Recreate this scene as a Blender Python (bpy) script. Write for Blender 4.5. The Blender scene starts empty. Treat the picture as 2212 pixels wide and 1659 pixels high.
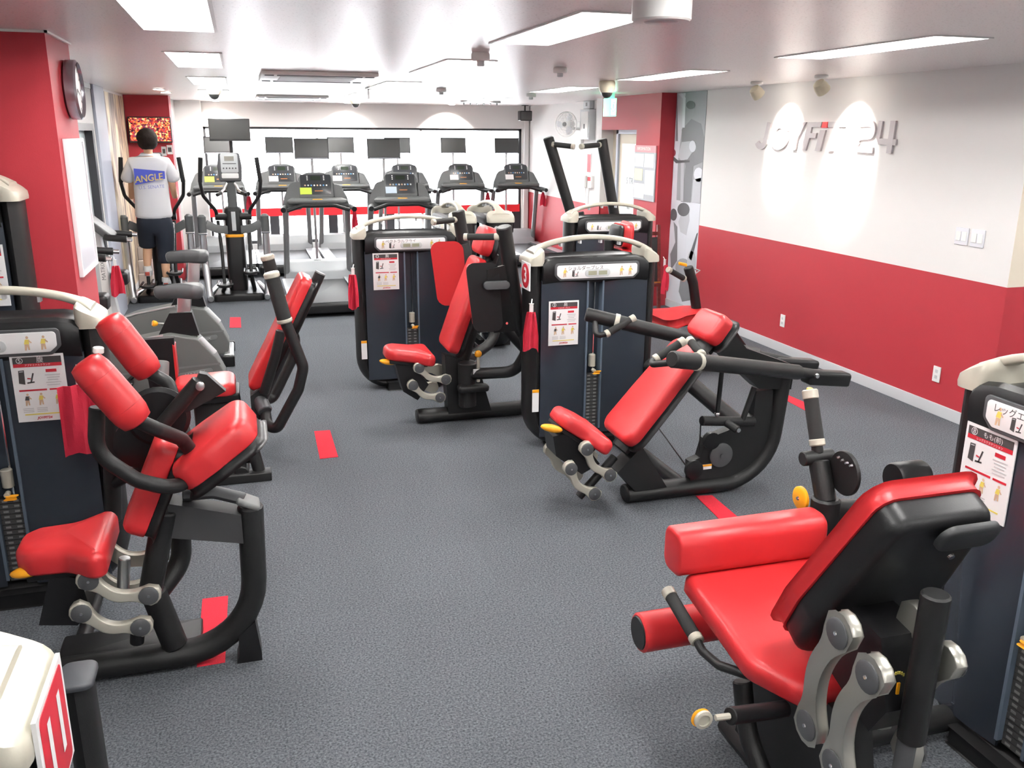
import bpy, math, random
from mathutils import Vector as V, Matrix
random.seed(7)
S = bpy.context.scene
COL = S.collection
# ------------------------------------------------------------------ camera
CX, CY, FL, CAMH = 1106.0, 829.5, 1915.0, 2.0
_dn = V((1063-CX, 7600-CY, FL)).normalized()
_fy = V((512-CX, 277.3-CY, FL)); _fy = (_fy - _fy.dot(_dn)*_dn).normalized()
_up = -_dn
_rx = _fy.cross(_up)
RM = Matrix((_rx, _fy, _up))                    # world = RM @ camera(x right, y down, z forward)
cam = bpy.data.cameras.new('camera'); camo = bpy.data.objects.new('camera', cam); COL.objects.link(camo)
cam.sensor_fit = 'HORIZONTAL'; cam.sensor_width = 36.0; cam.lens = FL/2212*36.0
cam.clip_start = 0.05; cam.clip_end = 200
_r = RM.col[0]; _u = -RM.col[1]; _b = -RM.col[2]
camo.matrix_world = Matrix(((_r[0], _u[0], _b[0], 0), (_r[1], _u[1], _b[1], 0), (_r[2], _u[2], _b[2], CAMH), (0, 0, 0, 1)))
S.camera = camo
def P(uv, x=None, y=None, z=None):
    """photo pixel + the plane the thing touches -> world point"""
    d = RM @ V((uv[0]-CX, uv[1]-CY, FL))
    t = x/d[0] if x is not None else y/d[1] if y is not None else (z-CAMH)/d[2]
    return V((t*d[0], t*d[1], CAMH+t*d[2]))
def crop(u0, v0, s): return lambda u, v: (u0+u*s, v0+v*s)
# ------------------------------------------------------------------ world, exposure
w = bpy.data.worlds.new('world'); S.world = w; w.use_nodes = True
w.node_tree.nodes['Background'].inputs[0].default_value = (0.93, 0.96, 1.0, 1)
w.node_tree.nodes['Background'].inputs[1].default_value = 5.0
S.view_settings.view_transform = 'Standard'; S.view_settings.look = 'None'
S.view_settings.gamma = 1.0; S.view_settings.use_curve_mapping = False
S.view_settings.exposure = 1.4
TUBE_STRENGTH = 30.0
def spot(name, loc, target, watts, angle, blend=0.4, size=0.03, col=(1, .93, .85), parent=None):
    l = bpy.data.lights.new(name, 'SPOT'); l.energy = watts; l.spot_size = math.radians(angle); l.spot_blend = blend
    l.shadow_soft_size = size; l.color = col
    o = bpy.data.objects.new(name, l); COL.objects.link(o); o.location = loc
    o.rotation_euler = (V(target)-V(loc)).to_track_quat('-Z', 'Y').to_euler()
    return o
# ------------------------------------------------------------------ materials
MATS = {}
def nodes(m): return m.node_tree.nodes, m.node_tree.links
def mat(name, col, rough=0.5, metal=0.0, bump=0.0, bscale=300.0, var=0.0, vscale=20.0, spec=0.5, emit=None, estr=0.0, coat=0.0):
    if name in MATS: return MATS[name]
    m = bpy.data.materials.new(name); m.use_nodes = True
    n, l = nodes(m); b = n['Principled BSDF']
    b.inputs['Base Color'].default_value = (*col, 1); b.inputs['Roughness'].default_value = rough
    b.inputs['Metallic'].default_value = metal; b.inputs['Specular IOR Level'].default_value = spec
    if coat: b.inputs['Coat Weight'].default_value = coat; b.inputs['Coat Roughness'].default_value = .15
    if emit: b.inputs['Emission Color'].default_value = (*emit, 1); b.inputs['Emission Strength'].default_value = estr
    if bump or var:
        tc = n.new('ShaderNodeTexCoord')
    if var:
        t = n.new('ShaderNodeTexNoise'); t.inputs['Scale'].default_value = vscale; t.inputs['Detail'].default_value = 3
        l.new(tc.outputs['Object'], t.inputs['Vector'])
        r = n.new('ShaderNodeValToRGB'); l.new(t.outputs['Fac'], r.inputs[0])
        r.color_ramp.elements[0].position = .3; r.color_ramp.elements[1].position = .7
        r.color_ramp.elements[0].color = (*[c*(1-var) for c in col], 1); r.color_ramp.elements[1].color = (*[min(1, c*(1+var)) for c in col], 1)
        l.new(r.outputs[0], b.inputs['Base Color'])
    if bump:
        t2 = n.new('ShaderNodeTexNoise'); t2.inputs['Scale'].default_value = bscale; t2.inputs['Detail'].default_value = 2
        l.new(tc.outputs['Object'], t2.inputs['Vector'])
        bp = n.new('ShaderNodeBump'); bp.inputs['Strength'].default_value = bump; bp.inputs['Distance'].default_value = .002
        l.new(t2.outputs['Fac'], bp.inputs['Height']); l.new(bp.outputs[0], b.inputs['Normal'])
    MATS[name] = m
    return m
RED = mat('red_vinyl', (.54, .024, .028), .38, bump=.12, bscale=420)
REDB = mat('red_vinyl_worn', (.54, .024, .028), .3, bump=.1, bscale=420)
BLK = mat('black_powder_coat', (.012, .012, .0125), .44, bump=.25, bscale=700, spec=.4)
BLKP = mat('black_plastic', (.010, .010, .011), .38, bump=.12, bscale=500, spec=.35)
DGREY = mat('dark_grey_plastic', (.075, .077, .082), .45, bump=.1, bscale=400)
GRIP = mat('black_rubber_grip', (.018, .018, .018), .8, bump=.5, bscale=900)
NAVY = mat('smoked_navy_shroud', (.027, .033, .045), .22, bump=.04, bscale=260, coat=.5)
NAVYD = mat('shroud_slot', (.03, .04, .055), .3)
CHAMP = mat('champagne_plastic', (.45, .43, .36), .34, bump=.05, bscale=300)
CHAMPM = mat('champagne_metal', (.50, .48, .41), .36, metal=.3)
SILV = mat('silver_metal', (.62, .63, .64), .28, metal=.9)
CHROME = mat('chrome', (.8, .8, .8), .12, metal=1)
LGREY = mat('light_grey_plastic', (.55, .57, .58), .4)
MGREY = mat('mid_grey_plastic', (.17, .175, .175), .45, bump=.1, bscale=300)
ORNG = mat('orange_plastic', (.85, .36, .01), .35)
WHITE = mat('white_plastic', (.82, .82, .80), .4)
PAPER = mat('white_paper', (.86, .86, .86), .45)
PRED = mat('print_red', (.50, .015, .03), .5)
PGRY = mat('print_charcoal', (.06, .055, .055), .5)
PYEL = mat('print_yellow', (.75, .62, .12), .5)
PLGR = mat('print_light_grey', (.55, .55, .56), .5)
PSKIN = mat('print_tan', (.62, .42, .28), .5)
WALLW = mat('white_wallpaper', (.80, .78, .765), .75, bump=.25, bscale=240)
WALLR = mat('red_wallpaper', (.41, .024, .037), .6, bump=.35, bscale=260)
WALLRO = mat('red_wallpaper_worn', (.41, .024, .037), .6, bump=.35, bscale=260)
CREAM = mat('cream_paint', (.78, .70, .58), .6)
BASEB = mat('grey_vinyl_baseboard', (.55, .56, .58), .5)
GRYP = mat('grey_painted_frame', (.42, .45, .53), .45)
DFRAME = mat('dark_window_frame', (.035, .035, .04), .4)
TVB = mat('tv_screen_black', (.024, .025, .024), .28, spec=.9)
TVF = mat('tv_frame', (.02, .02, .022), .3)
CLOTH = mat('red_towel_cloth', (.55, .02, .05), .95, bump=.8, bscale=260)
SKIN = mat('skin', (.62, .36, .22), .55)
HAIR = mat('dark_hair', (.016, .010, .008), .8, bump=1.0, bscale=70, spec=.2)
SHIRT = mat('white_cotton', (.78, .78, .80), .85, bump=.3, bscale=300)
SHORT = mat('navy_shorts', (.012, .017, .030), .8, bump=.3, bscale=300)
BROWN = mat('brown_stained_wood', (.16, .02, .015), .45, var=.3, vscale=30)
LAMPW = mat('lamp_white', (.85, .85, .83), .45)
TUBE = mat('fluorescent_tube', (1, 1, 1), .4, emit=(1, .985, .97), estr=TUBE_STRENGTH)
GREENE = mat('exit_green', (.05, .6, .3), .4, emit=(.1, .85, .45), estr=2.2)
WHITEE = mat('exit_white', (.9, 1, .95), .4, emit=(.85, 1, .93), estr=2.6)
DLIGHT = mat('downlight_lens', (1, 1, 1), .4, emit=(1, .95, .85), estr=16)
def make_carpet():
    m = bpy.data.materials.new('charcoal_carpet'); m.use_nodes = True; n, l = nodes(m); b = n['Principled BSDF']
    b.inputs['Roughness'].default_value = .95; b.inputs['Specular IOR Level'].default_value = .15
    tc = n.new('ShaderNodeTexCoord')
    nz = n.new('ShaderNodeTexNoise'); nz.inputs['Scale'].default_value = 120; nz.inputs['Detail'].default_value = 6; nz.inputs['Roughness'].default_value = .7
    l.new(tc.outputs['Object'], nz.inputs['Vector'])
    r = n.new('ShaderNodeValToRGB'); e = r.color_ramp.elements
    e[0].position = .33; e[0].color = (.028, .031, .036, 1); e[1].position = .70; e[1].color = (.190, .205, .228, 1)
    l.new(nz.outputs['Fac'], r.inputs[0])
    # half-metre carpet tiles laid with the pile turned: a slight tone change from tile to tile
    ch = n.new('ShaderNodeTexBrick'); ch.offset = 0; ch.inputs['Scale'].default_value = 1
    ch.inputs['Brick Width'].default_value = .5; ch.inputs['Row Height'].default_value = .5; ch.inputs['Mortar Size'].default_value = 0
    ch.inputs['Color1'].default_value = (.965, .965, .965, 1); ch.inputs['Color2'].default_value = (1.02, 1.02, 1.02, 1)
    l.new(tc.outputs['Object'], ch.inputs['Vector'])
    mx = n.new('ShaderNodeMix'); mx.data_type = 'RGBA'; mx.blend_type = 'MULTIPLY'; mx.inputs['Factor'].default_value = 1
    l.new(r.outputs[0], mx.inputs[6]); l.new(ch.outputs['Color'], mx.inputs[7]); l.new(mx.outputs[2], b.inputs['Base Color'])
    bp = n.new('ShaderNodeBump'); bp.inputs['Strength'].default_value = .6; bp.inputs['Distance'].default_value = .004
    l.new(nz.outputs['Fac'], bp.inputs['Height']); l.new(bp.outputs[0], b.inputs['Normal'])
    return m
CARPET = make_carpet()
CARPR = mat('red_carpet_inlay', (.62, .015, .035), .95, bump=.6, bscale=300, var=.15, vscale=200)
def make_ceiling():
    m = bpy.data.materials.new('speckled_ceiling_board'); m.use_nodes = True; n, l = nodes(m); b = n['Principled BSDF']
    b.inputs['Roughness'].default_value = .30; b.inputs['Specular IOR Level'].default_value = .5
    tc = n.new('ShaderNodeTexCoord'); nz = n.new('ShaderNodeTexNoise'); nz.inputs['Scale'].default_value = 95; nz.inputs['Detail'].default_value = 3
    l.new(tc.outputs['Object'], nz.inputs['Vector'])
    r = n.new('ShaderNodeValToRGB'); e = r.color_ramp.elements
    e[0].position = .30; e[0].color = (.54, .50, .49, 1); e[1].position = .40; e[1].color = (.86, .82, .81, 1)
    l.new(nz.outputs['Fac'], r.inputs[0]); l.new(r.outputs[0], b.inputs['Base Color'])
    bp = n.new('ShaderNodeBump'); bp.inputs['Strength'].default_value = .2; bp.inputs['Distance'].default_value = .002
    l.new(nz.outputs['Fac'], bp.inputs['Height']); l.new(bp.outputs[0], b.inputs['Normal'])
    return m
CEILM = make_ceiling()
def make_glass(name, tint=(1, 1, 1), gl=.08, rough=0.02):
    m = bpy.data.materials.new(name); m.use_nodes = True; n, l = nodes(m); n.remove(n['Principled BSDF'])
    t = n.new('ShaderNodeBsdfTransparent'); t.inputs[0].default_value = (*tint, 1)
    g = n.new('ShaderNodeBsdfGlossy'); g.inputs['Roughness'].default_value = rough
    fr = n.new('ShaderNodeFresnel'); fr.inputs[0].default_value = 1.45
    mx = n.new('ShaderNodeMixShader'); l.new(fr.outputs[0], mx.inputs[0]); l.new(t.outputs[0], mx.inputs[1]); l.new(g.outputs[0], mx.inputs[2])
    l.new(mx.outputs[0], n['Material Output'].inputs[0]); return m
GLASS = make_glass('clear_glass'); 
FROST = mat('frosted_pane', (.62, .70, .72), .3)
SMOKE = make_glass('smoked_acrylic', (.35, .42, .5))
# ------------------------------------------------------------------ mesh building
class MB:
    def __init__(s): s.v = []; s.f = []; s.m = []; s.mi = 0
    def add(s, vs, fs):
        o = len(s.v); s.v += [V(p) for p in vs]; s.f += [[i+o for i in f] for f in fs]; s.m += [s.mi]*len(fs); return s
    def box(s, a, b, bev=0.0):
        a = V(a); b = V(b); lo = V([min(a[i], b[i]) for i in range(3)]); hi = V([max(a[i], b[i]) for i in range(3)])
        c = (lo+hi)/2; h = (hi-lo)/2
        return s.obox(c, (V((1, 0, 0)), V((0, 1, 0)), V((0, 0, 1))), h, bev)
    def obox(s, c, ax, h, bev=0.0):
        c = V(c); ax = [V(a).normalized() for a in ax]
        bev = min(bev, .49*2*min(h))
        if bev <= 0:
            vs = [c+ax[0]*sx*h[0]+ax[1]*sy*h[1]+ax[2]*sz*h[2] for sz in (-1, 1) for sy in (-1, 1) for sx in (-1, 1)]
            return s.add(vs, [(0, 2, 3, 1), (4, 5, 7, 6), (0, 1, 5, 4), (2, 6, 7, 3), (0, 4, 6, 2), (1, 3, 7, 5)])
        # rounded box : extruded rounded rectangle with rounded rim
        hx, hy = h[0], h[1]
        out = rrect(hx, hy, bev, 3)
        return s.pad(c-ax[2]*h[2], ax[0], ax[1], ax[2], out, 2*h[2], bev, bottom=bev)
    def prism(s, pts, d, cap=True):
        """polygon of 3d points pushed along d"""
        pts = [V(p) for p in pts]; n = len(pts); d = V(d)
        nrm = sum(((pts[i]-pts[0]).cross(pts[(i+1) % n]-pts[0]) for i in range(1, n-1)), V((0, 0, 0)))
        if nrm.dot(d) > 0: pts.reverse()
        vs = pts+[p+d for p in pts]; fs = [(i, i+n, (i+1) % n+n, (i+1) % n) for i in range(n)]
        fs = [tuple(reversed(f)) for f in fs]
        fs = [(i, (i+1) % n, (i+1) % n+n, i+n) for i in range(n)]
        if cap: fs += [tuple(reversed(range(n))), tuple(range(n, 2*n))]
        fs = [tuple(reversed(f)) for f in fs]
        return s.add(vs, fs)
    def pad(s, o, u, v, n, outline, t, r, bottom=0.0, seg=3, dome=0.0):
        """cushion: outline (2d, ccw) in plane o,u,v raised along n by t, rim rounded with r; dome lifts the middle"""
        o = V(o); u = V(u).normalized(); v = V(v).normalized(); n = V(n).normalized()
        if u.cross(v).dot(n) < 0: outline = [(x, y) for x, y in reversed(outline)]
        m = len(outline); r = min(r, t*.95 if not bottom else t*.5)
        rings = []
        if bottom:
            rb = min(bottom, t*.5)
            rings += [(rb*(1-math.sin(a*math.pi/2/seg)), rb*(1-math.cos(a*math.pi/2/seg))) for a in range(seg)]
        else: rings += [(0, 0)]
        rings += [(r*(1-math.cos(a*math.pi/2/seg)), t-r+r*math.sin(a*math.pi/2/seg)) for a in range(seg+1)]
        base = len(s.v); cx = sum(p[0] for p in outline)/m; cy = sum(p[1] for p in outline)/m
        def inset(d):
            res = []
            for i in range(m):
                p0 = outline[i-1]; p1 = outline[i]; p2 = outline[(i+1) % m]
                e1 = (p1[0]-p0[0], p1[1]-p0[1]); e2 = (p2[0]-p1[0], p2[1]-p1[1])
                l1 = math.hypot(*e1) or 1e-9; l2 = math.hypot(*e2) or 1e-9
                nx = -e1[1]/l1-e2[1]/l2; ny = e1[0]/l1+e2[0]/l2; k = math.hypot(nx, ny) or 1
                nx /= k; ny /= k; c = max(.5, (-e1[1]*nx+e1[0]*ny)/l1)
                res.append((p1[0]+nx*d/c, p1[1]+ny*d/c))
            return res
        vs = []; fs = []
        if dome:
            rmax = max(math.hypot(p[0]-cx, p[1]-cy) for p in outline)
            last = inset(r)
            extra = [(k, t+dome*(1-k*k)) for k in (.75, .45)]
        for d, h in rings:
            for x, y in (inset(d) if d > 1e-6 else outline): vs.append(o+u*x+v*y+n*h)
        k = len(rings)
        if dome:
            for sc, h in extra:
                for x, y in last: vs.append(o+u*(cx+(x-cx)*sc)+v*(cy+(y-cy)*sc)+n*h)
                k += 1
        for j in range(k-1):
            for i in range(m):
                a = j*m+i; b = j*m+(i+1) % m; fs.append((a, b, b+m, a+m))
        if dome:
            vs.append(o+u*cx+v*cy+n*(t+dome)); ci = len(vs)-1
            for i in range(m): fs.append(((k-1)*m+i, (k-1)*m+(i+1) % m, ci))
        else: fs.append(tuple((k-1)*m+i for i in range(m)))
        fs.append(tuple(reversed(range(m))))
        return s.add(vs, fs)
    def tube(s, pts, r, fil=0.0, seg=12, cap=True, flat=1.0, side=None, r2=None, bevel=.15, nf=6):
        """swept tube; fil = bend radius at inner points; flat scales the section along 'side'"""
        path = fillet([V(p) for p in pts], fil, nf)
        n = len(path); T = []
        for i in range(n):
            a = path[max(i-1, 0)]; b = path[min(i+1, n-1)]; T.append((b-a).normalized())
        ref = V(side) if side is not None else V((0, 0, 1))
        if abs(T[0].dot(ref.normalized())) > .95: ref = V((0, 1, 0)) if side is None else ref.orthogonal()
        x = (ref-T[0]*ref.dot(T[0])).normalized(); fr = []
        for i in range(n):
            if i:
                x = (x-T[i]*x.dot(T[i])).normalized()
            fr.append((x.copy(), T[i].cross(x).normalized()))
        rr = [r if r2 is None else r+(r2-r)*i/(n-1) for i in range(n)]
        rings = []
        if cap and bevel:
            e = rr[0]*bevel; rings.append((path[0]-T[0]*0, fr[0], rr[0]-e)); rings.append((path[0]+T[0]*e, fr[0], rr[0]))
            rings += [(path[i], fr[i], rr[i]) for i in range(1, n-1)]
            e = rr[-1]*bevel; rings.append((path[-1]-T[-1]*e, fr[-1], rr[-1])); rings.append((path[-1], fr[-1], rr[-1]-e))
        else: rings = [(path[i], fr[i], rr[i]) for i in range(n)]
        vs = []; fs = []
        for p, (ax, ay), q in rings:
            for k in range(seg):
                a = 2*math.pi*k/seg; vs.append(p+ax*math.cos(a)*q*flat+ay*math.sin(a)*q)
        for j in range(len(rings)-1):
            for k in range(seg):
                a = j*seg+k; b = j*seg+(k+1) % seg; fs.append((a, b, b+seg, a+seg))
        if cap: fs += [tuple(reversed(range(seg))), tuple(range((len(rings)-1)*seg, len(rings)*seg))]
        return s.add(vs, fs)
    def sweep(s, pts, sect, ref, fil=0.0, nf=6):
        """sweep a closed 2d section (x along ref, y along T x ref)"""
        path = fillet([V(p) for p in pts], fil, nf); n = len(path); m = len(sect); vs = []; fs = []
        ref = V(ref)
        for i in range(n):
            t = (path[min(i+1, n-1)]-path[max(i-1, 0)]).normalized()
            x = (ref-t*ref.dot(t)).normalized(); y = t.cross(x)
            vs += [path[i]+x*a+y*b for a, b in sect]
        for j in range(n-1):
            for k in range(m):
                a = j*m+k; b = j*m+(k+1) % m; fs.append((a, b, b+m, a+m))
        fs += [tuple(reversed(range(m))), tuple(range((n-1)*m, n*m))]
        return s.add(vs, fs)
    def cyl(s, a, b, r, seg=16, r2=None, bevel=.12): return s.tube([a, b], r, seg=seg, r2=r2, bevel=bevel)
    def lathe(s, o, axis, prof, seg=20):
        """prof = [(radius, height)] along axis from o"""
        o = V(o); ax = V(axis).normalized(); x = ax.orthogonal().normalized(); y = ax.cross(x); vs = []; fs = []
        for r, h in prof:
            for k in range(seg):
                a = 2*math.pi*k/seg; vs.append(o+ax*h+(x*math.cos(a)+y*math.sin(a))*max(r, 1e-4))
        for j in range(len(prof)-1):
            for k in range(seg):
                a = j*seg+k; b = j*seg+(k+1) % seg; fs.append((a, b, b+seg, a+seg))
        fs += [tuple(reversed(range(seg))), tuple(range((len(prof)-1)*seg, len(prof)*seg))]
        return s.add(vs, fs)
    def quad(s, *p): return s.add(p, [tuple(range(len(p)))])
    def sphere(s, c, rx, ry=None, rz=None, seg=14, ring=8, ax=None):
        ry = ry or rx; rz = rz or rx; c = V(c); ax = ax or (V((1, 0, 0)), V((0, 1, 0)), V((0, 0, 1))); vs = []; fs = []
        for j in range(1, ring):
            a = math.pi*j/ring
            for k in range(seg):
                b = 2*math.pi*k/seg
                vs.append(c+ax[0]*rx*math.sin(a)*math.cos(b)+ax[1]*ry*math.sin(a)*math.sin(b)+ax[2]*rz*math.cos(a))
        for j in range(ring-2):
            for k in range(seg):
                a = j*seg+k; b = j*seg+(k+1) % seg; fs.append((a+seg, b+seg, b, a))
        vs += [c+ax[2]*rz, c-ax[2]*rz]; t = len(vs)-2
        for k in range(seg):
            fs.append((k, (k+1) % seg, t)); fs.append(((ring-2)*seg+(k+1) % seg, (ring-2)*seg+k, t+1))
        return s.add(vs, fs)
    def build(s, name, mats, parent=None, ang=40, base=None, smooth=True):
        if not isinstance(mats, (list, tuple)): mats = [mats]
        if base is None: base = OR.get(parent.name, V((0, 0, 0))) if parent is not None else V((0, 0, 0))
        me = bpy.data.meshes.new(name); me.from_pydata([tuple(p-base) for p in s.v], [], s.f)
        for m in mats: me.materials.append(m)
        me.polygons.foreach_set('material_index', s.m)
        me.update()
        fix_normals(me)
        if smooth:
            me.polygons.foreach_set('use_smooth', [True]*len(me.polygons)); me.set_sharp_from_angle(angle=math.radians(ang))
        o = bpy.data.objects.new(name, me); COL.objects.link(o)
        if parent is not None: o.parent = parent; OR[o.name] = base
        return o
import bmesh
def fix_normals(me):
    b = bmesh.new(); b.from_mesh(me); bmesh.ops.recalc_face_normals(b, faces=b.faces); b.to_mesh(me); b.free()
OR = {}                                           # world origin of each Empty
def rrect(hx, hy, r, seg=4):
    r = min(r, hx*.999, hy*.999); out = []
    for cx, cy, a0 in ((hx-r, hy-r, 0), (-hx+r, hy-r, 90), (-hx+r, -hy+r, 180), (hx-r, -hy+r, 270)):
        for k in range(seg+1):
            a = math.radians(a0+90*k/seg); out.append((cx+r*math.cos(a), cy+r*math.sin(a)))
    return out
def rpoly(pts, r, seg=4):
    """2d polygon with rounded corners (ccw)"""
    ar = sum(pts[i-1][0]*pts[i][1]-pts[i][0]*pts[i-1][1] for i in range(len(pts)))
    if ar < 0: pts = list(reversed(pts)); r = list(reversed(r)) if isinstance(r, (list, tuple)) else r
    out = []; n = len(pts)
    for i in range(n):
        p0 = V((*pts[i-1], 0)); p1 = V((*pts[i], 0)); p2 = V((*pts[(i+1) % n], 0)); rr = r[i] if isinstance(r, (list, tuple)) else r
        a = (p0-p1); b = (p2-p1); la, lb = a.length, b.length; a.normalize(); b.normalize()
        th = math.acos(max(-1, min(1, a.dot(b)))); 
        if rr <= 0 or th > 3.1: out.append((p1.x, p1.y)); continue
        d = min(rr/math.tan(th/2), la*.48, lb*.48); q = d*math.tan(th/2)
        c = p1+(a+b).normalized()*(q/math.sin(th/2)); s0 = p1+a*d-c; s1 = p1+b*d-c
        for k in range(seg+1):
            t = k/seg; v = s0.lerp(s1, t).normalized()*q if (s0.lerp(s1, t)).length > 1e-9 else s0
            out.append(((c+v).x, (c+v).y))
    return out
def fillet(pts, R, nf=6):
    if R <= 0 or len(pts) < 3: return pts
    out = [pts[0]]
    for i in range(1, len(pts)-1):
        p0, p1, p2 = pts[i-1], pts[i], pts[i+1]; a = p0-p1; b = p2-p1; la, lb = a.length, b.length
        if la < 1e-6 or lb < 1e-6: continue
        a.normalize(); b.normalize(); th = math.acos(max(-1, min(1, a.dot(b))))
        if th > 3.05: out.append(p1); continue
        d = min(R/math.tan(th/2), la*.47, lb*.47); q = d*math.tan(th/2)
        c = p1+(a+b).normalized()*(q/math.sin(th/2)); s0 = p1+a*d-c; s1 = p1+b*d-c
        ang = math.pi-th; e1 = s0.normalized(); e2 = s1-e1*s1.dot(e1)
        if e2.length < 1e-9: out.append(p1); continue
        e2.normalize()
        for k in range(nf+1): out.append(c+(e1*math.cos(ang*k/nf)+e2*math.sin(ang*k/nf))*q)
    out.append(pts[-1]); return out
def tag(o, label, cat, group=None, kind=None):
    o['label'] = label
    if cat: o['category'] = cat
    if group: o['group'] = group
    if kind: o['kind'] = kind
    return o
def struct(o): o['kind'] = 'structure'; return o
def thing(name, label, cat, base, group=None):
    o = bpy.data.objects.new(name, None); COL.objects.link(o); o.location = base; o.empty_display_size = .1
    OR[o.name] = V(base); return tag(o, label, cat, group)
def dup(root, delta, label=None, parent=None):
    c = root.copy(); COL.objects.link(c)
    if parent is None: c.location = root.location+V(delta)
    else: c.parent = parent
    if label: c['label'] = label
    OR[c.name] = OR.get(root.name, V((0, 0, 0)))+V(delta)
    for ch in list(root.children): dup(ch, delta, None, c)
    return c
def M1(name, mats, parent, fn, **k):
    b = MB(); fn(b); return b.build(name, mats, parent, **k)
def text(name, body, o, u, v, size, m, parent=None, align='CENTER', shear=0.0, bold=0.0, ext=0.0, sx=1.0, base=None):
    cu = bpy.data.curves.new(name, 'FONT'); cu.body = body; cu.size = size; cu.align_x = align; cu.align_y = 'CENTER'
    cu.shear = shear; cu.offset = bold; cu.extrude = ext; cu.resolution_u = 3
    t = bpy.data.objects.new(name+'_curve', cu); COL.objects.link(t)
    dg = bpy.context.evaluated_depsgraph_get(); me = bpy.data.meshes.new_from_object(t.evaluated_get(dg))
    bpy.data.objects.remove(t); bpy.data.curves.remove(cu)
    u = V(u).normalized(); v = V(v).normalized(); n = u.cross(v)
    if base is None: base = OR.get(parent.name, V((0, 0, 0))) if parent is not None else V((0, 0, 0))
    o = V(o)-base
    for p in me.vertices:
        c = p.co.copy(); p.co = o+u*c.x*sx+v*c.y+n*c.z
    me.materials.clear(); me.materials.append(m); me.name = name
    ob = bpy.data.objects.new(name, me); COL.objects.link(ob)
    if parent is not None: ob.parent = parent; OR[ob.name] = base
    return ob
XA, YA, ZA = V((1, 0, 0)), V((0, 1, 0)), V((0, 0, 1))
# ------------------------------------------------------------------ room
ZC = 2.455; XR = 4.84; XF = 4.65; XF2 = 4.90; YB = 15.4
c1 = crop(0, 0, .25316); c2 = crop(400, 180, .20796); c3 = crop(780, 180, .20796); c4 = crop(1140, 180, .20796)
c6 = crop(180, 240, .27737); c7 = crop(0, 400, .18083)
d1 = crop(0, 580, .26522); d2 = crop(0, 900, .34958); d3 = crop(180, 520, .3255); d4 = crop(0, 1300, .21638)
d5 = crop(740, 420, .31339); d6 = crop(1120, 440, .25316); d7 = crop(1120, 660, .3255); d8 = crop(1320, 820, .50567)
e1 = crop(1340, 1060, .39421); e2 = crop(1680, 820, .2652); e3 = crop(1380, 540, .217); e4 = crop(380, 520, .26521)
w1 = crop(1400, 460, .36709); w2 = crop(1400, 90, .36709); fm = crop(420, 900, .3496)
floor = struct(MB().box((-3.4, -3, -.1), (7.2, 15.7, 0)).build('floor', CARPET))
def marking(pix):
    q = [P(p, z=0) for p in pix]
    MB().prism([V((p.x, p.y, .0005)) for p in q], (0, 0, .003)).build('floor_marking', CARPR, floor)
def markxy(x0, x1, y0, y1): MB().box((x0, y0, .0005), (x1, y1, .0035)).build('floor_marking', CARPR, floor)
marking([fm(740, 92), fm(838, 86), fm(888, 250), fm(775, 262)])
marking([fm(50, 1130), fm(208, 1110), fm(190, 1520), fm(15, 1550)])
marking([(497, 686), (520, 686), (521, 708), (496, 708)])
marking([(1085, 607), (1112, 607), (1134, 620), (1092, 621)])
marking([d7(1560, 515), d7(1600, 515), d7(1925, 655), d7(1925, 710)])
marking([d7(1175, 1265), d7(1285, 1262), e1(660, 160), e1(560, 175)])
markxy(1.38, 1.50, .95, 1.86)
ROWS = {-.225: [-1.2, 1.4, 4.03, 6.6, 9.2, 11.8, 13.85], 1.46: [-1.2, 1.5, 4.1, 6.56, 9.25, 11.9, 14.1], 3.32: [-1.0, 1.6, 4.35, 6.85, 9.45, 12.6], 5.6: [1.0, 3.5]}
LHX, LHY = .155, .66
FIX = [(x+(.03*max(0, y-4)/3 if x > 1 else 0), y, x) for x, ys in ROWS.items() for y in ys]
def ceiling_mesh():
    b = MB(); cuts = sorted(FIX)
    bands = [(-3.4, .6, -.225), (.6, 2.4, 1.46), (2.4, 4.6, 3.32), (4.6, 7.2, 5.6)]
    for xa, xb, key in bands:
        fx = sorted([(y, x) for x, y, k in FIX if k == key]); y0 = -3
        for y, x in fx:
            b.box((xa, y0, ZC), (xb, y-LHY, ZC+.15)); b.box((xa, y-LHY, ZC), (x-LHX, y+LHY, ZC+.15)); b.box((x+LHX, y-LHY, ZC), (xb, y+LHY, ZC+.15)); y0 = y+LHY
        b.box((xa, y0, ZC), (xb, 15.7, ZC+.15))
    b.box((-3.4, -3, ZC+.15), (7.2, 15.7, ZC+.2))
    return b
ceiling = struct(ceiling_mesh().build('ceiling', CEILM))
def wallbox(name, a, b, m=WALLW): return struct(MB().box(a, b).build(name, m))
def child(name, par, m, fn, **k):
    b = MB(); fn(b); return b.build(name, m, par, **k)
# right wall with red dado, baseboard and end return
wr = wallbox('wall_right', (XR, 4.67, 0), (XR+2.3, 9.85, ZC))
child('red_dado', wr, WALLR, lambda b: b.box((XR-.003, 4.6705, .085), (XR+.01, 8.94, 1.03)))
child('red_dado_return', wr, WALLRO, lambda b: b.box((XR-.003, 4.666, .085), (XR+2.3, 4.6700, 1.03)))
child('cream_return', wr, CREAM, lambda b: b.box((XR+.0, 4.667, 1.0305), (XR+2.3, 4.6700, ZC)))
bb = struct(MB().box((XR-.012, 4.66, 0), (XR+.001, 9.65, .088), .003).build('baseboard_right', BASEB))
wf = wallbox('wall_right_far', (XF2, 11.42, 0), (XR+2.3, 15.6, ZC))
child('red_dado', wf, WALLR, lambda b: b.box((XF2-.003, 11.42, .085), (XF2+.01, YB, 1.0)))
wp = wallbox('wall_right_pillar', (XF, 9.65, 0), (XR+2.3, 10.3, ZC), WALLR)
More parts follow.
